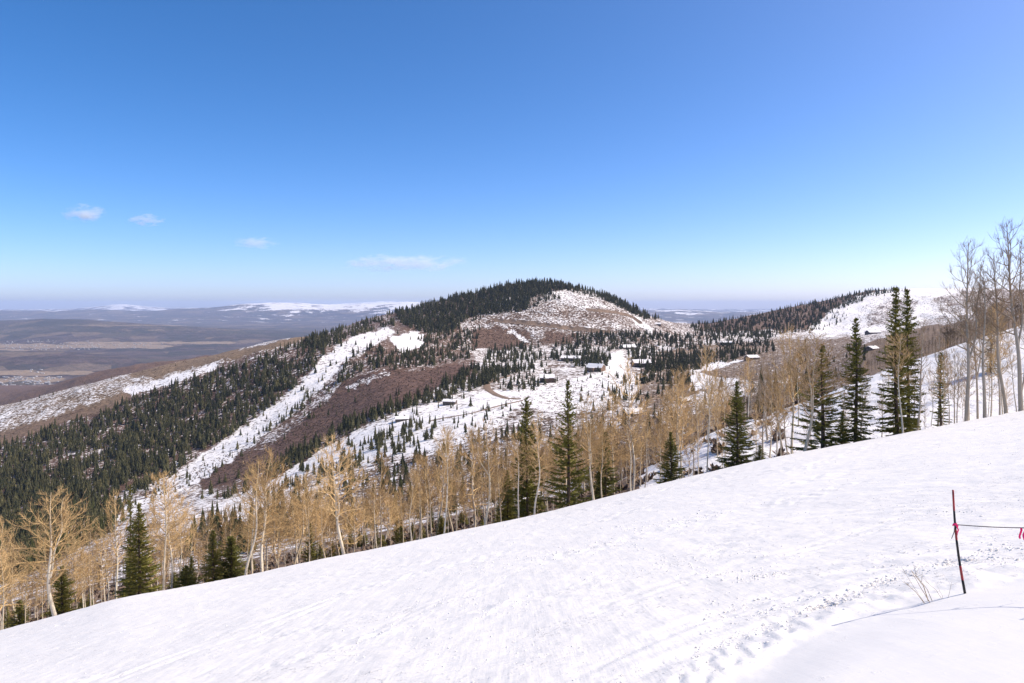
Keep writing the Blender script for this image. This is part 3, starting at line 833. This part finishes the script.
for i in range(44):
    x = 300 + 400 * (i + rnd.random()) / 44 if i < 34 else rnd.uniform(-10, 290); Y = rnd.uniform(66, 150)
    X = Y * (x - CX) / F; zb = base_z(X, Y); h = rnd.uniform(2., 5.5)
    place_fir(x, HY - F * (zb + h) / Y, Y, rnd.choice([0, 2, 3]), rnd.uniform(.45, .75), 'small shaded fir growing low among the bare aspens of the thicket', 'small firs in the aspen thicket')

# ------------------------------------------------------------------ far forests
def rand_in(P):
    xs = [p[0] for p in P]; ys = [p[1] for p in P]
    while True:
        x = rnd.uniform(min(xs), max(xs)); y = rnd.uniform(min(ys), max(ys))
        if inpoly(np.array([x]), np.array([y]), P)[0]: return x, y
FOREST = [  # polygon, number, height range, where
 ([(-30,470),(0,446),(60,428),(110,410),(170,388),(250,362),(310,340),(360,324),(402,308),(388,328),(350,338),(330,352),(308,376),(288,398),(240,430),(190,464),(150,486),(110,512),(60,532),(-30,560)], 4900, 10, 19, 'left'),
 ([(-30,560),(60,532),(110,512),(150,490),(120,530),(60,560),(-30,600)], 420, 9, 15, 'left'),
 ([(100,512),(150,486),(185,468),(200,470),(170,490),(120,516)], 70, 7, 12, 'left'),
 ([(395,310),(450,292),(500,283),(545,278),(590,286),(640,310),(665,321),(640,318),(603,299),(600,293),(556,290),(530,300),(527,312),(500,314),(470,318),(455,330),(430,335),(400,325)], 2900, 13, 19, 'peak'),
 ([(480,292),(545,282),(600,292),(648,316),(648,322),(600,299),(560,291),(530,297)], 620, 12, 18, 'peak'),
 ([(480,300),(550,290),(560,300),(545,304),(520,313),(480,315)], 260, 12, 17, 'peak'),
 ([(395,333),(430,334),(455,325),(482,318),(478,345),(470,360),(420,368),(360,374),(335,388),(345,362),(368,348),(400,352),(425,347)], 640, 11, 17, 'face'),
 ([(262,476),(285,462),(310,448),(347,424),(376,412),(420,398),(441,386),(475,366),(500,368),(495,382),(450,400),(405,410),(380,420),(350,434),(312,456),(272,481)], 420, 11, 17, 'belt'),
 ([(480,368),(490,352),(520,345),(560,338),(620,334),(700,336),(770,336),(775,352),(740,360),(700,370),(655,374),(632,366),(626,350),(612,350),(606,372),(560,364),(520,374),(490,380)], 1900, 11, 18, 'bowl'),
 ([(640,372),(700,365),(690,385),(660,395),(640,392)], 130, 10, 16, 'bowl'),
 ([(600,388),(640,380),(645,400),(605,405)], 30, 10, 15, 'bowl'),
 ([(528,372),(540,370),(560,374),(562,388),(530,390)], 16, 9, 14, 'bowl'),
 ([(580,360),(612,358),(612,380),(580,378)], 22, 9, 15, 'bowl'),
 ([(650,372),(625,360),(660,352),(668,372)], 22, 9, 15, 'bowl'),
 ([(435,396),(470,396),(474,412),(436,412)], 12, 8, 13, 'belt'),
 ([(385,414),(420,412),(425,428),(385,428)], 12, 8, 13, 'strip'),
 ([(490,375),(530,378),(540,392),(495,392)], 40, 10, 15, 'bowl'),
 ([(690,328),(702,322),(740,318),(800,302),(860,291),(898,286),(898,291),(862,302),(830,314),(812,332),(770,338),(700,336)], 1900, 12, 18, 'right'),
 ([(812,330),(835,312),(850,305),(850,318),(830,332)], 40, 10, 15, 'right'),
 ([(878,288),(905,285),(908,292),(884,297)], 40, 10, 16, 'right'),
 ([(925,284),(1010,288),(1000,292),(930,288)], 12, 8, 12, 'right'),
 ([(300,474),(345,445),(400,428),(440,420),(430,446),(380,460),(330,480)], 150, 6, 13, 'strip'),
 ([(250,495),(300,478),(330,474),(280,505)], 40, 6, 12, 'strip'),
 ([(440,420),(500,405),(520,408),(470,440)], 40, 4, 9, 'strip'),
 (BROWN, 46, 5, 12, 'scrub'),
 ([(545,378),(600,378),(606,402),(550,406)], 30, 3, 9, 'bowl'),
 ([(608,376),(645,376),(650,406),(608,406)], 60, 7, 15, 'bowl'),
 ([(200,500),(235,470),(262,470),(262,490),(220,510)], 30, 8, 14, 'scrub'),
 ([(236,458),(300,412),(330,392),(330,384),(300,404),(262,432)], 40, 8, 13, 'scrub'),
 (RUN1, 90, 5, 12, 'scrub'),
 ([(298,346),(312,337),(360,323),(402,309),(392,330),(350,341),(330,354)], 480, 11, 17, 'left'),
 ([(300,470),(430,455),(520,430),(640,400),(700,390),(860,345),(880,360),(780,415),(680,440),(600,470),(500,505),(330,540),(250,545)], 420, 8, 14, 'lower'),
 ([(190,520),(300,500),(330,530),(230,560),(180,560)], 90, 8, 14, 'lower'),
 ([(0,396),(130,370),(220,352),(300,335),(302,338),(130,377),(0,408)], 26, 5, 9, 'left'),
]
cands = []
for P, n, h0, h1, where in FOREST:
    P = [(float(a), float(b)) for a, b in P]
    for _ in range(n):
        x, y = rand_in(P); s = spot(x, y, 150)
        if s is None or s[1] > 3600: continue
        clump = fbm(np.array([s[0] / 60.]), np.array([s[1] / 60.]), 3, 88)[0]
        if where == 'left' and fbm(np.array([s[0] / 45.]), np.array([s[1] / 70.]), 3, 89)[0] < -.26 + .2 * (rnd.random() - .5): continue
        if where in ('face', 'bowl', 'lower', 'right') and clump < -.22 + .25 * (rnd.random() - .5): continue
        if where not in ('scrub', 'belt', 'strip') and inpoly(np.array([x]), np.array([y]), RUN1)[0]: continue
        h = h0 * .75 + (h1 * 1.12 - h0 * .75) * rnd.random() ** 1.25
        cands.append((F * h / s[1], s, h, where))
cands.sort(key=lambda c: -c[0])
protos = [far_fir(300 + i, L=5 + i % 4, n=6 + i % 3, R=(1.15, 2.3, 1.6, 1.9, 2.6, 1.35, 2.0)[i % 7]) for i in range(14)]
LBL = {'left': 'large dark fir at the near fringe of the left mountainside forest',
       'peak': 'large fir on the crest of the peak',
       'face': 'large fir between the white ski run and the brown brush',
       'belt': 'dark fir in the belt between brown brush and the white strip',
       'bowl': 'large fir around the houses in the bowl',
       'right': 'large fir on the far right hill',
       'strip': 'small fir scattered on the white strip below the fir belt',
       'scrub': 'single fir on the brown brush slope or beside its ski run',
       'lower': 'large fir among bare aspens below the houses'}
GRP = {k: 'distant firs: ' + v for k, v in {'left': 'left mountainside', 'peak': 'peak crest', 'face': 'between run and brush', 'belt': 'belt under the brush', 'bowl': 'bowl with houses', 'right': 'right hill', 'strip': 'white strip', 'scrub': 'brush slope', 'lower': 'among lower aspens'}.items()}
pm = [mesh_np('fir_tree', *(lambda V, T: (V, [T]))(*far_fir(400 + i, L=11, n=9, R=1.5 + .22 * (i % 4))), M_needle_mid) for i in range(6)]
NIND = 240
for i, (px, s, h, where) in enumerate(cands[:NIND]):
    o = link('fir_tree', pm[i % 6], None, s, (0, 0, rnd.random() * 6.28), (h / 10 * rnd.uniform(.8, 1.15),) * 2 + (h / 10,))
    tag(o, LBL[where], 'tree', GRP[where])
rest = [(s[0], s[1], s[2], h / 10, h / 10 * rnd.uniform(.85, 1.3), rnd.random() * 6.28) for px, s, h, w_ in cands[NIND:]]
o = scatter('fir_forest', M_needle_far, protos, rest)
tag(o, 'far dark fir forest covering the mountainsides beyond the bowl', 'forest', kind='stuff')

# bare aspen groves and brush far off
GROVE = [([(640,478),(690,442),(780,412),(860,372),(862,345),(780,352),(700,380),(640,405),(600,420),(560,440),(560,490)], 900, 7, 11),
         ([(250,545),(330,505),(430,462),(520,428),(600,412),(600,480),(480,515),(330,545)], 900, 6, 10),
         ([(0,600),(110,535),(210,520),(250,530),(230,570),(100,600)], 300, 6, 10),
         ([(855,376),(862,345),(900,332),(960,322),(1024,316),(1100,306),(1100,312),(1024,329),(960,348),(900,366)], 520, 6, 10),
         ([(455,350),(480,314),(560,300),(640,312),(700,330),(690,344),(560,346)], 500, 3, 5),
         ([(960,290),(1060,286),(1060,310),(985,316)], 120, 6, 9),
         ([(640,395),(680,372),(720,376),(760,350),(800,345),(800,380),(700,400)], 160, 6, 9)]
pl = []
for P, n, h0, h1 in GROVE:
    P = [(float(a), float(b)) for a, b in P]
    for _ in range(n):
        x, y = rand_in(P); s = spot(x, y, 190)
        if s is None or s[1] > 3500: continue
        h = rnd.uniform(h0, h1); pl.append((*s, h / 10, h / 10 * rnd.uniform(.9, 1.4), rnd.random() * 6.28))
o = scatter('aspen_grove', M_farasp, [far_aspen(500 + i) for i in range(8)], pl)
tag(o, 'far groves of leafless aspens and tall brush on the slopes of the bowl', 'woods', kind='stuff')

def bush(seed):
    r = np.random.default_rng(seed); V = []; T = []
    for i in range(26):
        a = r.random() * 6.28; e = r.uniform(.15, 1.4); L = r.uniform(.6, 1.2)
        d = np.array([math.cos(a) * math.cos(e), math.sin(a) * math.cos(e), math.sin(e)]) * L
        s = np.array([-math.sin(a), math.cos(a), 0]) * .16; b = len(V)
        o_ = r.normal(size=3) * np.array([.25, .25, .05])
        V += [o_ - s * .3, o_ + s * .3, o_ + d * .7 + s, o_ + d, o_ + d * .7 - s]; T += [(b, b + 1, b + 2), (b, b + 2, b + 4), (b + 2, b + 3, b + 4)]
    return np.array(V), np.array(T)
SCR = [(BROWN, 2600, .5, 1.5), ([(465,318),(500,305),(560,289),(600,291),(640,308),(700,322),(700,346),(600,346),(455,350)], 4500, .8, 1.7),
       ([(655,352),(770,340),(860,338),(850,384),(690,445),(600,488),(560,480),(640,400)], 1800, .6, 1.3),
       ([(440,446),(520,410),(560,412),(560,430),(480,470),(330,530),(250,540),(300,500)], 2000, .5, 1.1),
       ([(0,404),(126,374),(205,356),(300,338),(240,360),(130,396),(0,440)], 700, .6, 1.4),
       ([(300,410),(388,330),(392,338),(330,392),(240,456),(150,506),(140,500)], 700, .5, 1.2),
       ([(840,330),(870,300),(1010,290),(1010,315),(900,326)], 1300, .8, 1.7),
       ([(60,545),(180,462),(200,470),(110,530)], 160, .6, 1.2),
       ([(0,446),(110,408),(250,362),(340,340),(240,428),(110,510),(0,545)], 500, .8, 1.5),
       ([(500,400),(620,372),(640,388),(560,412)], 420, .4, 1.1)]
pl = []
for P, n, h0, h1 in SCR:
    P = [(float(a), float(b)) for a, b in P]
    for _ in range(n):
        x, y = rand_in(P); s = spot(x, y, 190)
        if s is None or s[1] > 3500: continue
        h = rnd.uniform(h0, h1); pl.append((s[0], s[1], s[2] - .05, h, h * rnd.uniform(1, 1.8), rnd.random() * 6.28))
for _ in range(1100):    # underbrush of the thicket just behind the edge
    x = rnd.uniform(-20, 800); Y = rnd.uniform(70, 190); X = Y * (x - CX) / F
    h = rnd.uniform(.4, 1.3); pl.append((X, Y, base_z(X, Y) - .05, h, h * 1.2, rnd.random() * 6.28))
o = scatter('brush', M_scrub, [bush(600 + i) for i in range(6)], pl)
tag(o, 'low brown leafless brush dotting the snowy slopes of the bowl', 'brush', kind='stuff')

# ------------------------------------------------------------------ roads
def ribbon(name, pts, width, lift, bank=0.):
    P = []
    for i in range(len(pts) - 1):
        n = max(3, int(abs(pts[i + 1][0] - pts[i][0]) + abs(pts[i + 1][1] - pts[i][1])))
        for k in range(n):
            f = k / n; P.append((pts[i][0] * (1 - f) + pts[i + 1][0] * f, pts[i][1] * (1 - f) + pts[i + 1][1] * f))
    S = np.array([s for s in (spot(x, y, 190) for x, y in P) if s is not None])
    for _ in range(6): S[1:-1] = (S[:-2] + S[1:-1] * 2 + S[2:]) / 4
    d = np.gradient(S[:, :2], axis=0); d /= np.linalg.norm(d, axis=1)[:, None] + 1e-9
    nrm = np.stack([-d[:, 1], d[:, 0]], -1)
    V = []
    for wv in (-.5, -.25, 0, .25, .5):
        q = S[:, :2] + nrm * wv * width
        V.append(np.concatenate([q, (np.maximum(ground(q[:, 0], q[:, 1]), S[:, 2] - 3) + lift - (.5 if abs(wv) == .5 else 0) + max(wv, 0) * 2 * bank)[:, None]], 1))
    V = np.stack(V, 1)
    tag(link(name, mesh_np(name, V.reshape(-1, 3), [grid_faces(len(S), 5)], M_road, smooth=True)), kind='structure')
ribbon('dirt_road', [(494,322),(530,325),(570,330),(612,334)], 13, 1.2, 5.)
ribbon('dirt_road', [(586,311),(612,313),(630,317),(642,325)], 11, 1.2, 4.)
ribbon('village_road', [(510,376),(494,380),(486,384),(488,390),(496,395),(508,399),(522,399)], 10, .6)
ribbon('village_road', [(522,401),(500,406),(470,414),(430,421)], 5, .6)

# ------------------------------------------------------------------ houses
def house(x, y, wpx, dpx_h, wall, label, turn=0., dep=.7, pitch=.3, storeys=1, snow=True, wing=False):
    s = spot(x, y, 190)
    if s is None: return
    dpx_h *= .85; pitch *= 1.6; wpx *= .74; dep *= 1.25; turn += rnd.uniform(-.45, .45)
    X, Y, Z = s; wd = wpx * Y / F; dp = wd * dep; hh = dpx_h * Y / F
    Z = min(ground(X + a, Y + b) for a in (-wd / 2, wd / 2) for b in (-dp / 2, dp / 2)) 
    o = bpy.data.objects.new('house', None); COL.objects.link(o); o.location = (X, Y, Z); o.rotation_euler = (0, 0, turn); tag(o, label, 'house')
    rise = pitch * dp / 2
    m = MB(); z1 = hh + .6
    a, b = wd / 2, dp / 2
    m.add([(-a,-b,-2),(a,-b,-2),(a,b,-2),(-a,b,-2),(-a,-b,z1),(a,-b,z1),(a,b,z1),(-a,b,z1),(-a,0,z1+rise),(a,0,z1+rise)],
          T=[(4,8,7),(5,6,9)], Q=[(0,1,5,4),(1,2,6,5),(2,3,7,6),(3,0,4,7)])
    if wing: m.box(-a * .45, a * .15, -b - dp * .35, -b + .1, -2, z1 * .92)
    link('wall', m.mesh('wall', wall), o)
    m = MB(); ov = .9; th = .45
    for sg in (-1, 1):
        e = z1 - .05 - pitch * ov
        V = [(-a-ov,0,z1+rise+.05),(a+ov,0,z1+rise+.05),(a+ov,sg*(b+ov),e+.05),(-a-ov,sg*(b+ov),e+.05)]
        V += [(p[0], p[1], p[2] + th) for p in V]
        m.add(V, Q=[(0,1,2,3),(4,5,6,7),(0,1,5,4),(1,2,6,5),(2,3,7,6),(3,0,4,7)])
    if wing: m.box(-a * .45 - .6, a * .15 + .6, -b - dp * .35 - .6, -b - .05, z1 * .92 + .02, z1 * .92 + .5)
    rf = link('roof', m.mesh('roof', M_roofsnow if snow else M_shingle), o)
    c = MB(); cx_ = a * .4; c.box(cx_ - .7, cx_ + .7, -.7, .7, z1 + rise * .5, z1 + rise + 1.6); link('chimney', c.mesh('chimney', M_stone), rf)
    n = max(2, int(wd / 5)); 
    for st in range(storeys):
        for i in range(n):
            wx = -a + wd * (i + .5) / n; z0 = 1.0 + st * (z1 - .5) / storeys
            if wing and -a * .5 < wx < a * .2: continue
            f = MB(); f.box(wx - 1.1, wx + 1.1, -b - .10, -b - .003, z0, z0 + 1.6)
            wf = link('window', f.mesh('window', M_tanwall), o)
            f = MB(); f.box(wx - .95, wx + .95, -b - .16, -b - .103, z0 + .15, z0 + 1.45); link('pane', f.mesh('pane', M_glass), wf)
house(450,405,17,4.5,M_darkwall,'long dark house with a low snowy roof under the belt of firs', .15, .5, .25)
house(402,421,17,4,M_darkwall,'dark house on the white strip below the brown brush', .2, .55, .25)
house(547,382,19,5,M_logwall,'brown timber house standing alone in the white clearing', -.1, .6, .35, 1, True, True)
house(596,371,22,5,M_logwall,'dark wide timber house beside the white run', -.2, .5, .4, 1, True, True)
house(571,361,26,3.5,M_darkwall,'very long low house with a snowy roof above the white clearing', .0, .4, .25)
house(628,349,20,3.5,M_darkwall,'long snow roofed house at the top of the white run', .0, .5, .3)
house(641,367,23,5,M_darkwall,'large house with a broad snowy roof among dense firs right of the run', -.1, .55, .3, 1, True, True)
house(658,325,8,3,M_darkwall,'small dark house on the saddle right of the peak', .1, .7, .3)
house(633,415,24,4.5,M_logwall,'brown house with a patchy snowy roof among bare aspens', .2, .6, .35, 1, True, True)
house(684,403,16,4.5,M_tanwall,'tan house half hidden in bare trees below the firs', .1, .7, .3)
house(752,360,16,4,M_darkwall,'dark house at the edge of the firs by the white meadow', .0, .6, .3)
house(873,334,17,3.5,M_darkwall,'snow roofed lodge at the foot of the far right ski run', .0, .5, .3)
house(872,350,15,4,M_darkwall,'dark house below the lodge at the far right run', .15, .6, .3)
house(726,345,14,3,M_darkwall,'low house with a white roof deep among the firs of the bowl', .0, .5, .25)

# far town on the valley floor
M_town = mat_obj_var('town_walls', (.13, .11, .10), (.66, .64, .62), .03)
mb = MB()
for x0, x1, y0, y1, n in [(2,100,344.5,350,150),(95,165,345.5,349,40),(0,60,376,388,90),(120,200,325,333,70),(30,50,371,374,8)]:
    for _ in range(n):
        x = rnd.uniform(x0, x1); y = rnd.uniform(y0, y1)
        Y = F * 610 / (y - HY)
        X = Y * (x - CX) / F
        k = np.argmin(abs(Yv - Y)); c = np.argmin(abs(xv - x)); Z = ZV[k, c]
        a, b, h = rnd.choice([5, 6, 7, 8, 9, 20]), rnd.uniform(4, 8), rnd.uniform(3, 6)
        V = [(-a,-b,-3),(a,-b,-3),(a,b,-3),(-a,b,-3),(-a,-b,h),(a,-b,h),(a,b,h),(-a,b,h),(-a,0,h+3),(a,0,h+3)]
        mb.add(np.array(V) + np.array([X, Y, Z]), T=[(4,8,7),(5,6,9)], Q=[(0,1,5,4),(1,2,6,5),(2,3,7,6),(3,0,4,7),(4,5,9,8),(7,8,9,6)])
tag(link('town_buildings', mb.mesh('town_buildings', M_town)), 'pale specks of a distant town spread over the valley floor', 'town', kind='stuff')

# ------------------------------------------------------------------ rope line
M_bamboo = mat_plain('pole_red', (.36, .03, .03), .5, .4, 6, .4)
M_black = mat_plain('pole_black', (.012, .012, .014), .5, .3, 6, .4)
M_rope = mat_plain('rope_fibre', (.20, .17, .15), .8, .3, 40)
def marker_pole(x, y, ytop, xtop, label):
    X, Y, Z = slope_spot(x, y); top = np.array([Y * (xtop - CX) / F, Y, -(ytop - HY) / F * Y])
    o = bpy.data.objects.new('marker_pole', None); COL.objects.link(o); o.location = (X, Y, Z); tag(o, label, 'pole')
    d = top - np.array([X, Y, Z]); n = np.linalg.norm(d)
    def pt(t): 
        bow = .025 * math.sin(t * math.pi)
        return d * t + np.array([-bow, 0, 0])
    cuts = [(-.12, .13, M_black), (.13, .27, M_bamboo), (.27, .52, M_black), (.52, .62, M_bamboo), (.62, .80, M_black), (.80, 1.0, M_bamboo)]
    for a, b, mt in cuts:
        m = MB(); m.tube([pt(t) for t in np.linspace(a, b, 5)], [.0145 - .004 * t for t in np.linspace(a, b, 5)], 8, True)
        link('shaft_section', m.mesh('shaft_section', mt, True), o)
    return o, np.array([X, Y, Z]), d, pt
pole, pb, pd, ptf = marker_pole(965, 594, 490, 953, 'thin red and black marker pole leaning in the snow with a rope tied to it')
def strip(mb, p, L, wv, sway, seed):
    r = np.random.default_rng(seed); n = 6
    z = -np.linspace(0, L, n); sx = sway * np.sin(np.linspace(0, 2.2, n)) + r.normal(size=n) * .003
    w2 = wv * (1 - .15 * np.linspace(0, 1, n)); yy = .012 * np.sin(np.linspace(0, 5, n) + seed)
    f = [(p[0] + sx[i] + sg * w2[i] / 2, p[1] + yy[i] + dy, p[2] + z[i]) for dy in (0, .004) for i in range(n) for sg in (-1, 1)]
    Q = []
    for b in (0, 2 * n):
        for i in range(n - 1): Q.append((b + 2 * i, b + 2 * i + 1, b + 2 * i + 3, b + 2 * i + 2))
    for i in range(n - 1):
        for e in (0, 1): Q.append((2 * i + e, 2 * i + 2 + e, 2 * n + 2 * i + 2 + e, 2 * n + 2 * i + e))
    mb.add(f, Q=Q)
kn = ptf(.665)
m = MB(); m.tube([kn + np.array([.02 * math.cos(a), .02 * math.sin(a), .012 * math.sin(a * 2)]) for a in np.linspace(0, 6.3, 14)], [.009] * 14, 6)
strip(m, kn + np.array([.016, -.016, 0]), .125, .016, .004, 3)
link('flagging_tape', m.mesh('flagging_tape', PINK), pole)
m = MB(); m.tube([kn + np.array([-.01, -.01, 0]), kn + np.array([-.02, -.014, -.08]), kn + np.array([-.05, -.015, -.155])], [.005, .005, .004], 5)
link('rope_tail', m.mesh('rope_tail', M_rope), pole)
pole2, pb2, pd2, ptf2 = marker_pole(1142, 590, 486, 1137, 'second red and black marker pole at the far end of the rope')
A = pb + kn; B = pb2 + ptf2(.665)
ro = bpy.data.objects.new('rope', None); COL.objects.link(ro); ro.location = A; tag(ro, 'thin grey rope strung from the marker pole with pink tape hanging on it', 'rope')
t = np.linspace(0, 1, 24); P = (B - A)[None] * t[:, None]; P[:, 2] -= .05 * np.sin(t * math.pi)
m = MB(); m.tube(P, [.0055] * 24, 6); link('cord', m.mesh('cord', M_rope, True), ro)
for k, (px, L) in enumerate([(1021, .115), (1024.5, .125), (1068, .12), (1100, .1)]):
    tt = np.interp(px, CX + F * (A[0] + P[:, 0]) / (A[1] + P[:, 1]), t); p = np.array([np.interp(tt, t, P[:, i]) for i in range(3)])
    m = MB(); strip(m, p + np.array([0, -.004, 0]), L, .022, -.008 + .005 * k, 10 + k); link('flag', m.mesh('flag', PINK), ro)

# dead stalks poking out of the snow beside the pole
M_stalk = mat_plain('dry_stalk', (.30, .22, .14), .9, .3, 20)
def stalks(name, x, y, rows, label):
    X, Y, Z = slope_spot(x, y); m = MB()
    for (bx, by, tx, ty, r0) in rows:
        k = Y / F; p0 = np.array([(bx - x) * k, rnd.uniform(-.05, .05), (y - by) * k - .05]); p1 = np.array([(tx - x) * k, rnd.uniform(-.1, .1), (y - ty) * k])
        mid = p0 * .5 + p1 * .5 + np.array([rnd.gauss(0, .015), 0, .02])
        m.tube([p0, mid, p1], [r0, r0 * .8, r0 * .4], 4)
        for _ in range(2):
            q = mid * .4 + p1 * .6; m.tube([q, q + np.array([rnd.gauss(-.05, .05), rnd.gauss(0, .04), rnd.uniform(.03, .12)])], [r0 * .5, r0 * .25], 3)
    o = link(name, m.mesh(name, M_stalk), None, (X, Y, Z)); tag(o, label, 'plant')
stalks('dry_stalks', 930, 602, [(932,602,916,574,.006),(931,602,912,571,.004),(928,603,906,583,.004),(928,604,899,565,.002),(933,601,922,580,.004)], 'clump of dry leafless stalks poking from the snow left of the pole')
stalks('dry_stalks', 944, 598, [(944,598,930,584,.0025),(945,598,949,580,.002),(943,599,936,588,.002)], 'few faint thin stalks between the larger dry clump and the pole')

# ------------------------------------------------------------------ air, clouds, sky, sun
def box_obj(name, x0, x1, y0, y1, z0, z1, mat):
    m = MB(); m.box(x0, x1, y0, y1, z0, z1); return link(name, m.mesh(name, mat))
mh = bpy.data.materials.new('haze_air'); mh.use_nodes = True; nt = mh.node_tree; nt.nodes.clear()
pv = nt.nodes.new('ShaderNodeVolumePrincipled'); out = nt.nodes.new('ShaderNodeOutputMaterial'); nt.links.new(pv.outputs[0], out.inputs['Volume'])
pv.inputs['Color'].default_value = (.58, .72, 1., 1); pv.inputs['Density'].default_value = 2.0e-5; pv.inputs['Anisotropy'].default_value = 0
zlow = float(min(ZV.min(), Zg.min())) - 1; zhi = max(float(ZV.max()), float(Zg.max())) + 25
o = box_obj('haze', -72000, 84000, -60, 62500, zlow, zhi, mh); tag(o, 'thin blue air haze fading the far valley and mountains', 'haze', kind='stuff')

def cloud(x, y, wpx, hpx, seed, dens, label):
    D = 30000.; X = D * (x - CX) / F; Z = -(y - HY) / F * D; a = wpx / 2 * D / F; c = hpx / 2 * D / F
    mt = bpy.data.materials.new('cloud_vapour'); mt.use_nodes = True; nt = mt.node_tree; nt.nodes.clear()
    out = nt.nodes.new('ShaderNodeOutputMaterial'); v = nt.nodes.new('ShaderNodeVolumePrincipled'); nt.links.new(v.outputs[0], out.inputs['Volume'])
    v.inputs['Color'].default_value = (.88, .95, 1, 1)
    tc = nt.nodes.new('ShaderNodeTexCoord').outputs['Object']
    ln = nt.nodes.new('ShaderNodeVectorMath'); ln.operation = 'LENGTH'; nt.links.new(tc, ln.inputs[0])
    mp = nt.nodes.new('ShaderNodeMapping'); mp.inputs['Location'].default_value = (seed * 3.1, seed, 0); mp.inputs['Scale'].default_value = (max(1., a / c * .45), 1, 1); nt.links.new(tc, mp.inputs['Vector'])
    nz = noise_n(nt, mp.outputs[0], 1.6, 6, .62)
    f = math_n(nt, 'SUBTRACT', math_n(nt, 'ADD', math_n(nt, 'MULTIPLY', nz, 2.2), -.5), math_n(nt, 'MULTIPLY', ln.outputs['Value'], .62))
    d = maprange(nt, f, .05, .6)
    nt.links.new(math_n(nt, 'MULTIPLY', d, dens), v.inputs['Density'])
    n, mr = 20, 12; V = [(0, 0, -1)]; 
    for i in range(1, mr):
        for k in range(n):
            th = math.pi * i / mr; V.append((math.sin(th) * math.cos(6.2832 * k / n), math.sin(th) * math.sin(6.2832 * k / n), -math.cos(th)))
    V.append((0, 0, 1)); T = [(0, 1 + (k + 1) % n, 1 + k) for k in range(n)]; b = 1 + (mr - 2) * n; T += [(len(V) - 1, b + k, b + (k + 1) % n) for k in range(n)]
    Q = [(1 + i * n + k, 1 + i * n + (k + 1) % n, 1 + (i + 1) * n + (k + 1) % n, 1 + (i + 1) * n + k) for i in range(mr - 2) for k in range(n)]
    o = link('cloud', mesh_np('cloud', np.array(V, float), [np.array(T), np.array(Q)], mt), None, (X, D, Z), (0, 0, 0), (a, c * 1.2, c))
    tag(o, label, 'cloud', 'small white clouds low in the sky')
cloud(84, 213, 46, 20, 1, .0026, 'small puffy white cloud, the left one of the close pair')
cloud(146, 220, 40, 14, 2, .0024, 'small white cloud, the right one of the close pair')
cloud(255, 243, 52, 14, 3, .0018, 'thin ragged cloud wisp between the close pair and the long streak')
cloud(402, 263, 150, 20, 4, .0026, 'long thin white cloud streak left of the peak')

EL, AZ = math.radians(46), math.radians(85)      # sun high on the right
sv = Vector((math.cos(EL) * math.sin(AZ), math.cos(EL) * math.cos(AZ), math.sin(EL)))
sl = bpy.data.lights.new('sun', 'SUN'); sl.energy = 3.55; sl.angle = math.radians(.53); sl.color = (1, .93, .82)
so = link('sun', sl); so.rotation_euler = sv.to_track_quat('Z', 'Y').to_euler()
wd = bpy.data.worlds.new('World'); scene.world = wd; wd.use_nodes = True; nt = wd.node_tree
sky = nt.nodes.new('ShaderNodeTexSky'); sky.sky_type = 'NISHITA'; sky.sun_disc = False
sky.sun_elevation = EL; sky.sun_rotation = AZ; sky.altitude = 0; sky.air_density = .5; sky.dust_density = 1.0; sky.ozone_density = 3.0
bg = nt.nodes['Background']; bg.inputs['Strength'].default_value = .15
hs = nt.nodes.new('ShaderNodeHueSaturation'); hs.inputs['Saturation'].default_value = 1.31; nt.links.new(sky.outputs[0], hs.inputs['Color'])
tint = nt.nodes.new('ShaderNodeMix'); tint.data_type = 'RGBA'; tint.blend_type = 'MULTIPLY'; tint.inputs[0].default_value = 1
nt.links.new(hs.outputs[0], tint.inputs[6]); tint.inputs[7].default_value = (1.29, 1.08, 1.05, 1)
nt.links.new(tint.outputs[2], bg.inputs['Color'])

cam = bpy.data.cameras.new('camera'); co = link('camera', cam); scene.camera = co
co.rotation_euler = (math.pi / 2, 0, 0); co.location = (0, 0, 0)
cam.sensor_width = 36; cam.lens = 36 * F / W; cam.shift_y = (HY - H / 2) / W
cam.clip_start = .1; cam.clip_end = 300000

vs = scene.view_settings; vs.view_transform = 'Standard'; vs.look = 'None'; vs.gamma = 1; vs.exposure = .63; vs.use_curve_mapping = False
scene.render.engine = 'CYCLES'
cy = scene.cycles; cy.max_bounces = 8; cy.diffuse_bounces = 3; cy.volume_bounces = 6; cy.transparent_max_bounces = 8
cy.use_denoising = True; cy.denoiser = 'OPENIMAGEDENOISE'; cy.denoising_input_passes = 'RGB_ALBEDO_NORMAL'; cy.denoising_prefilter = 'ACCURATE'; cy.use_adaptive_sampling = True; cy.adaptive_threshold = .005
cy.sample_clamp_indirect = 4
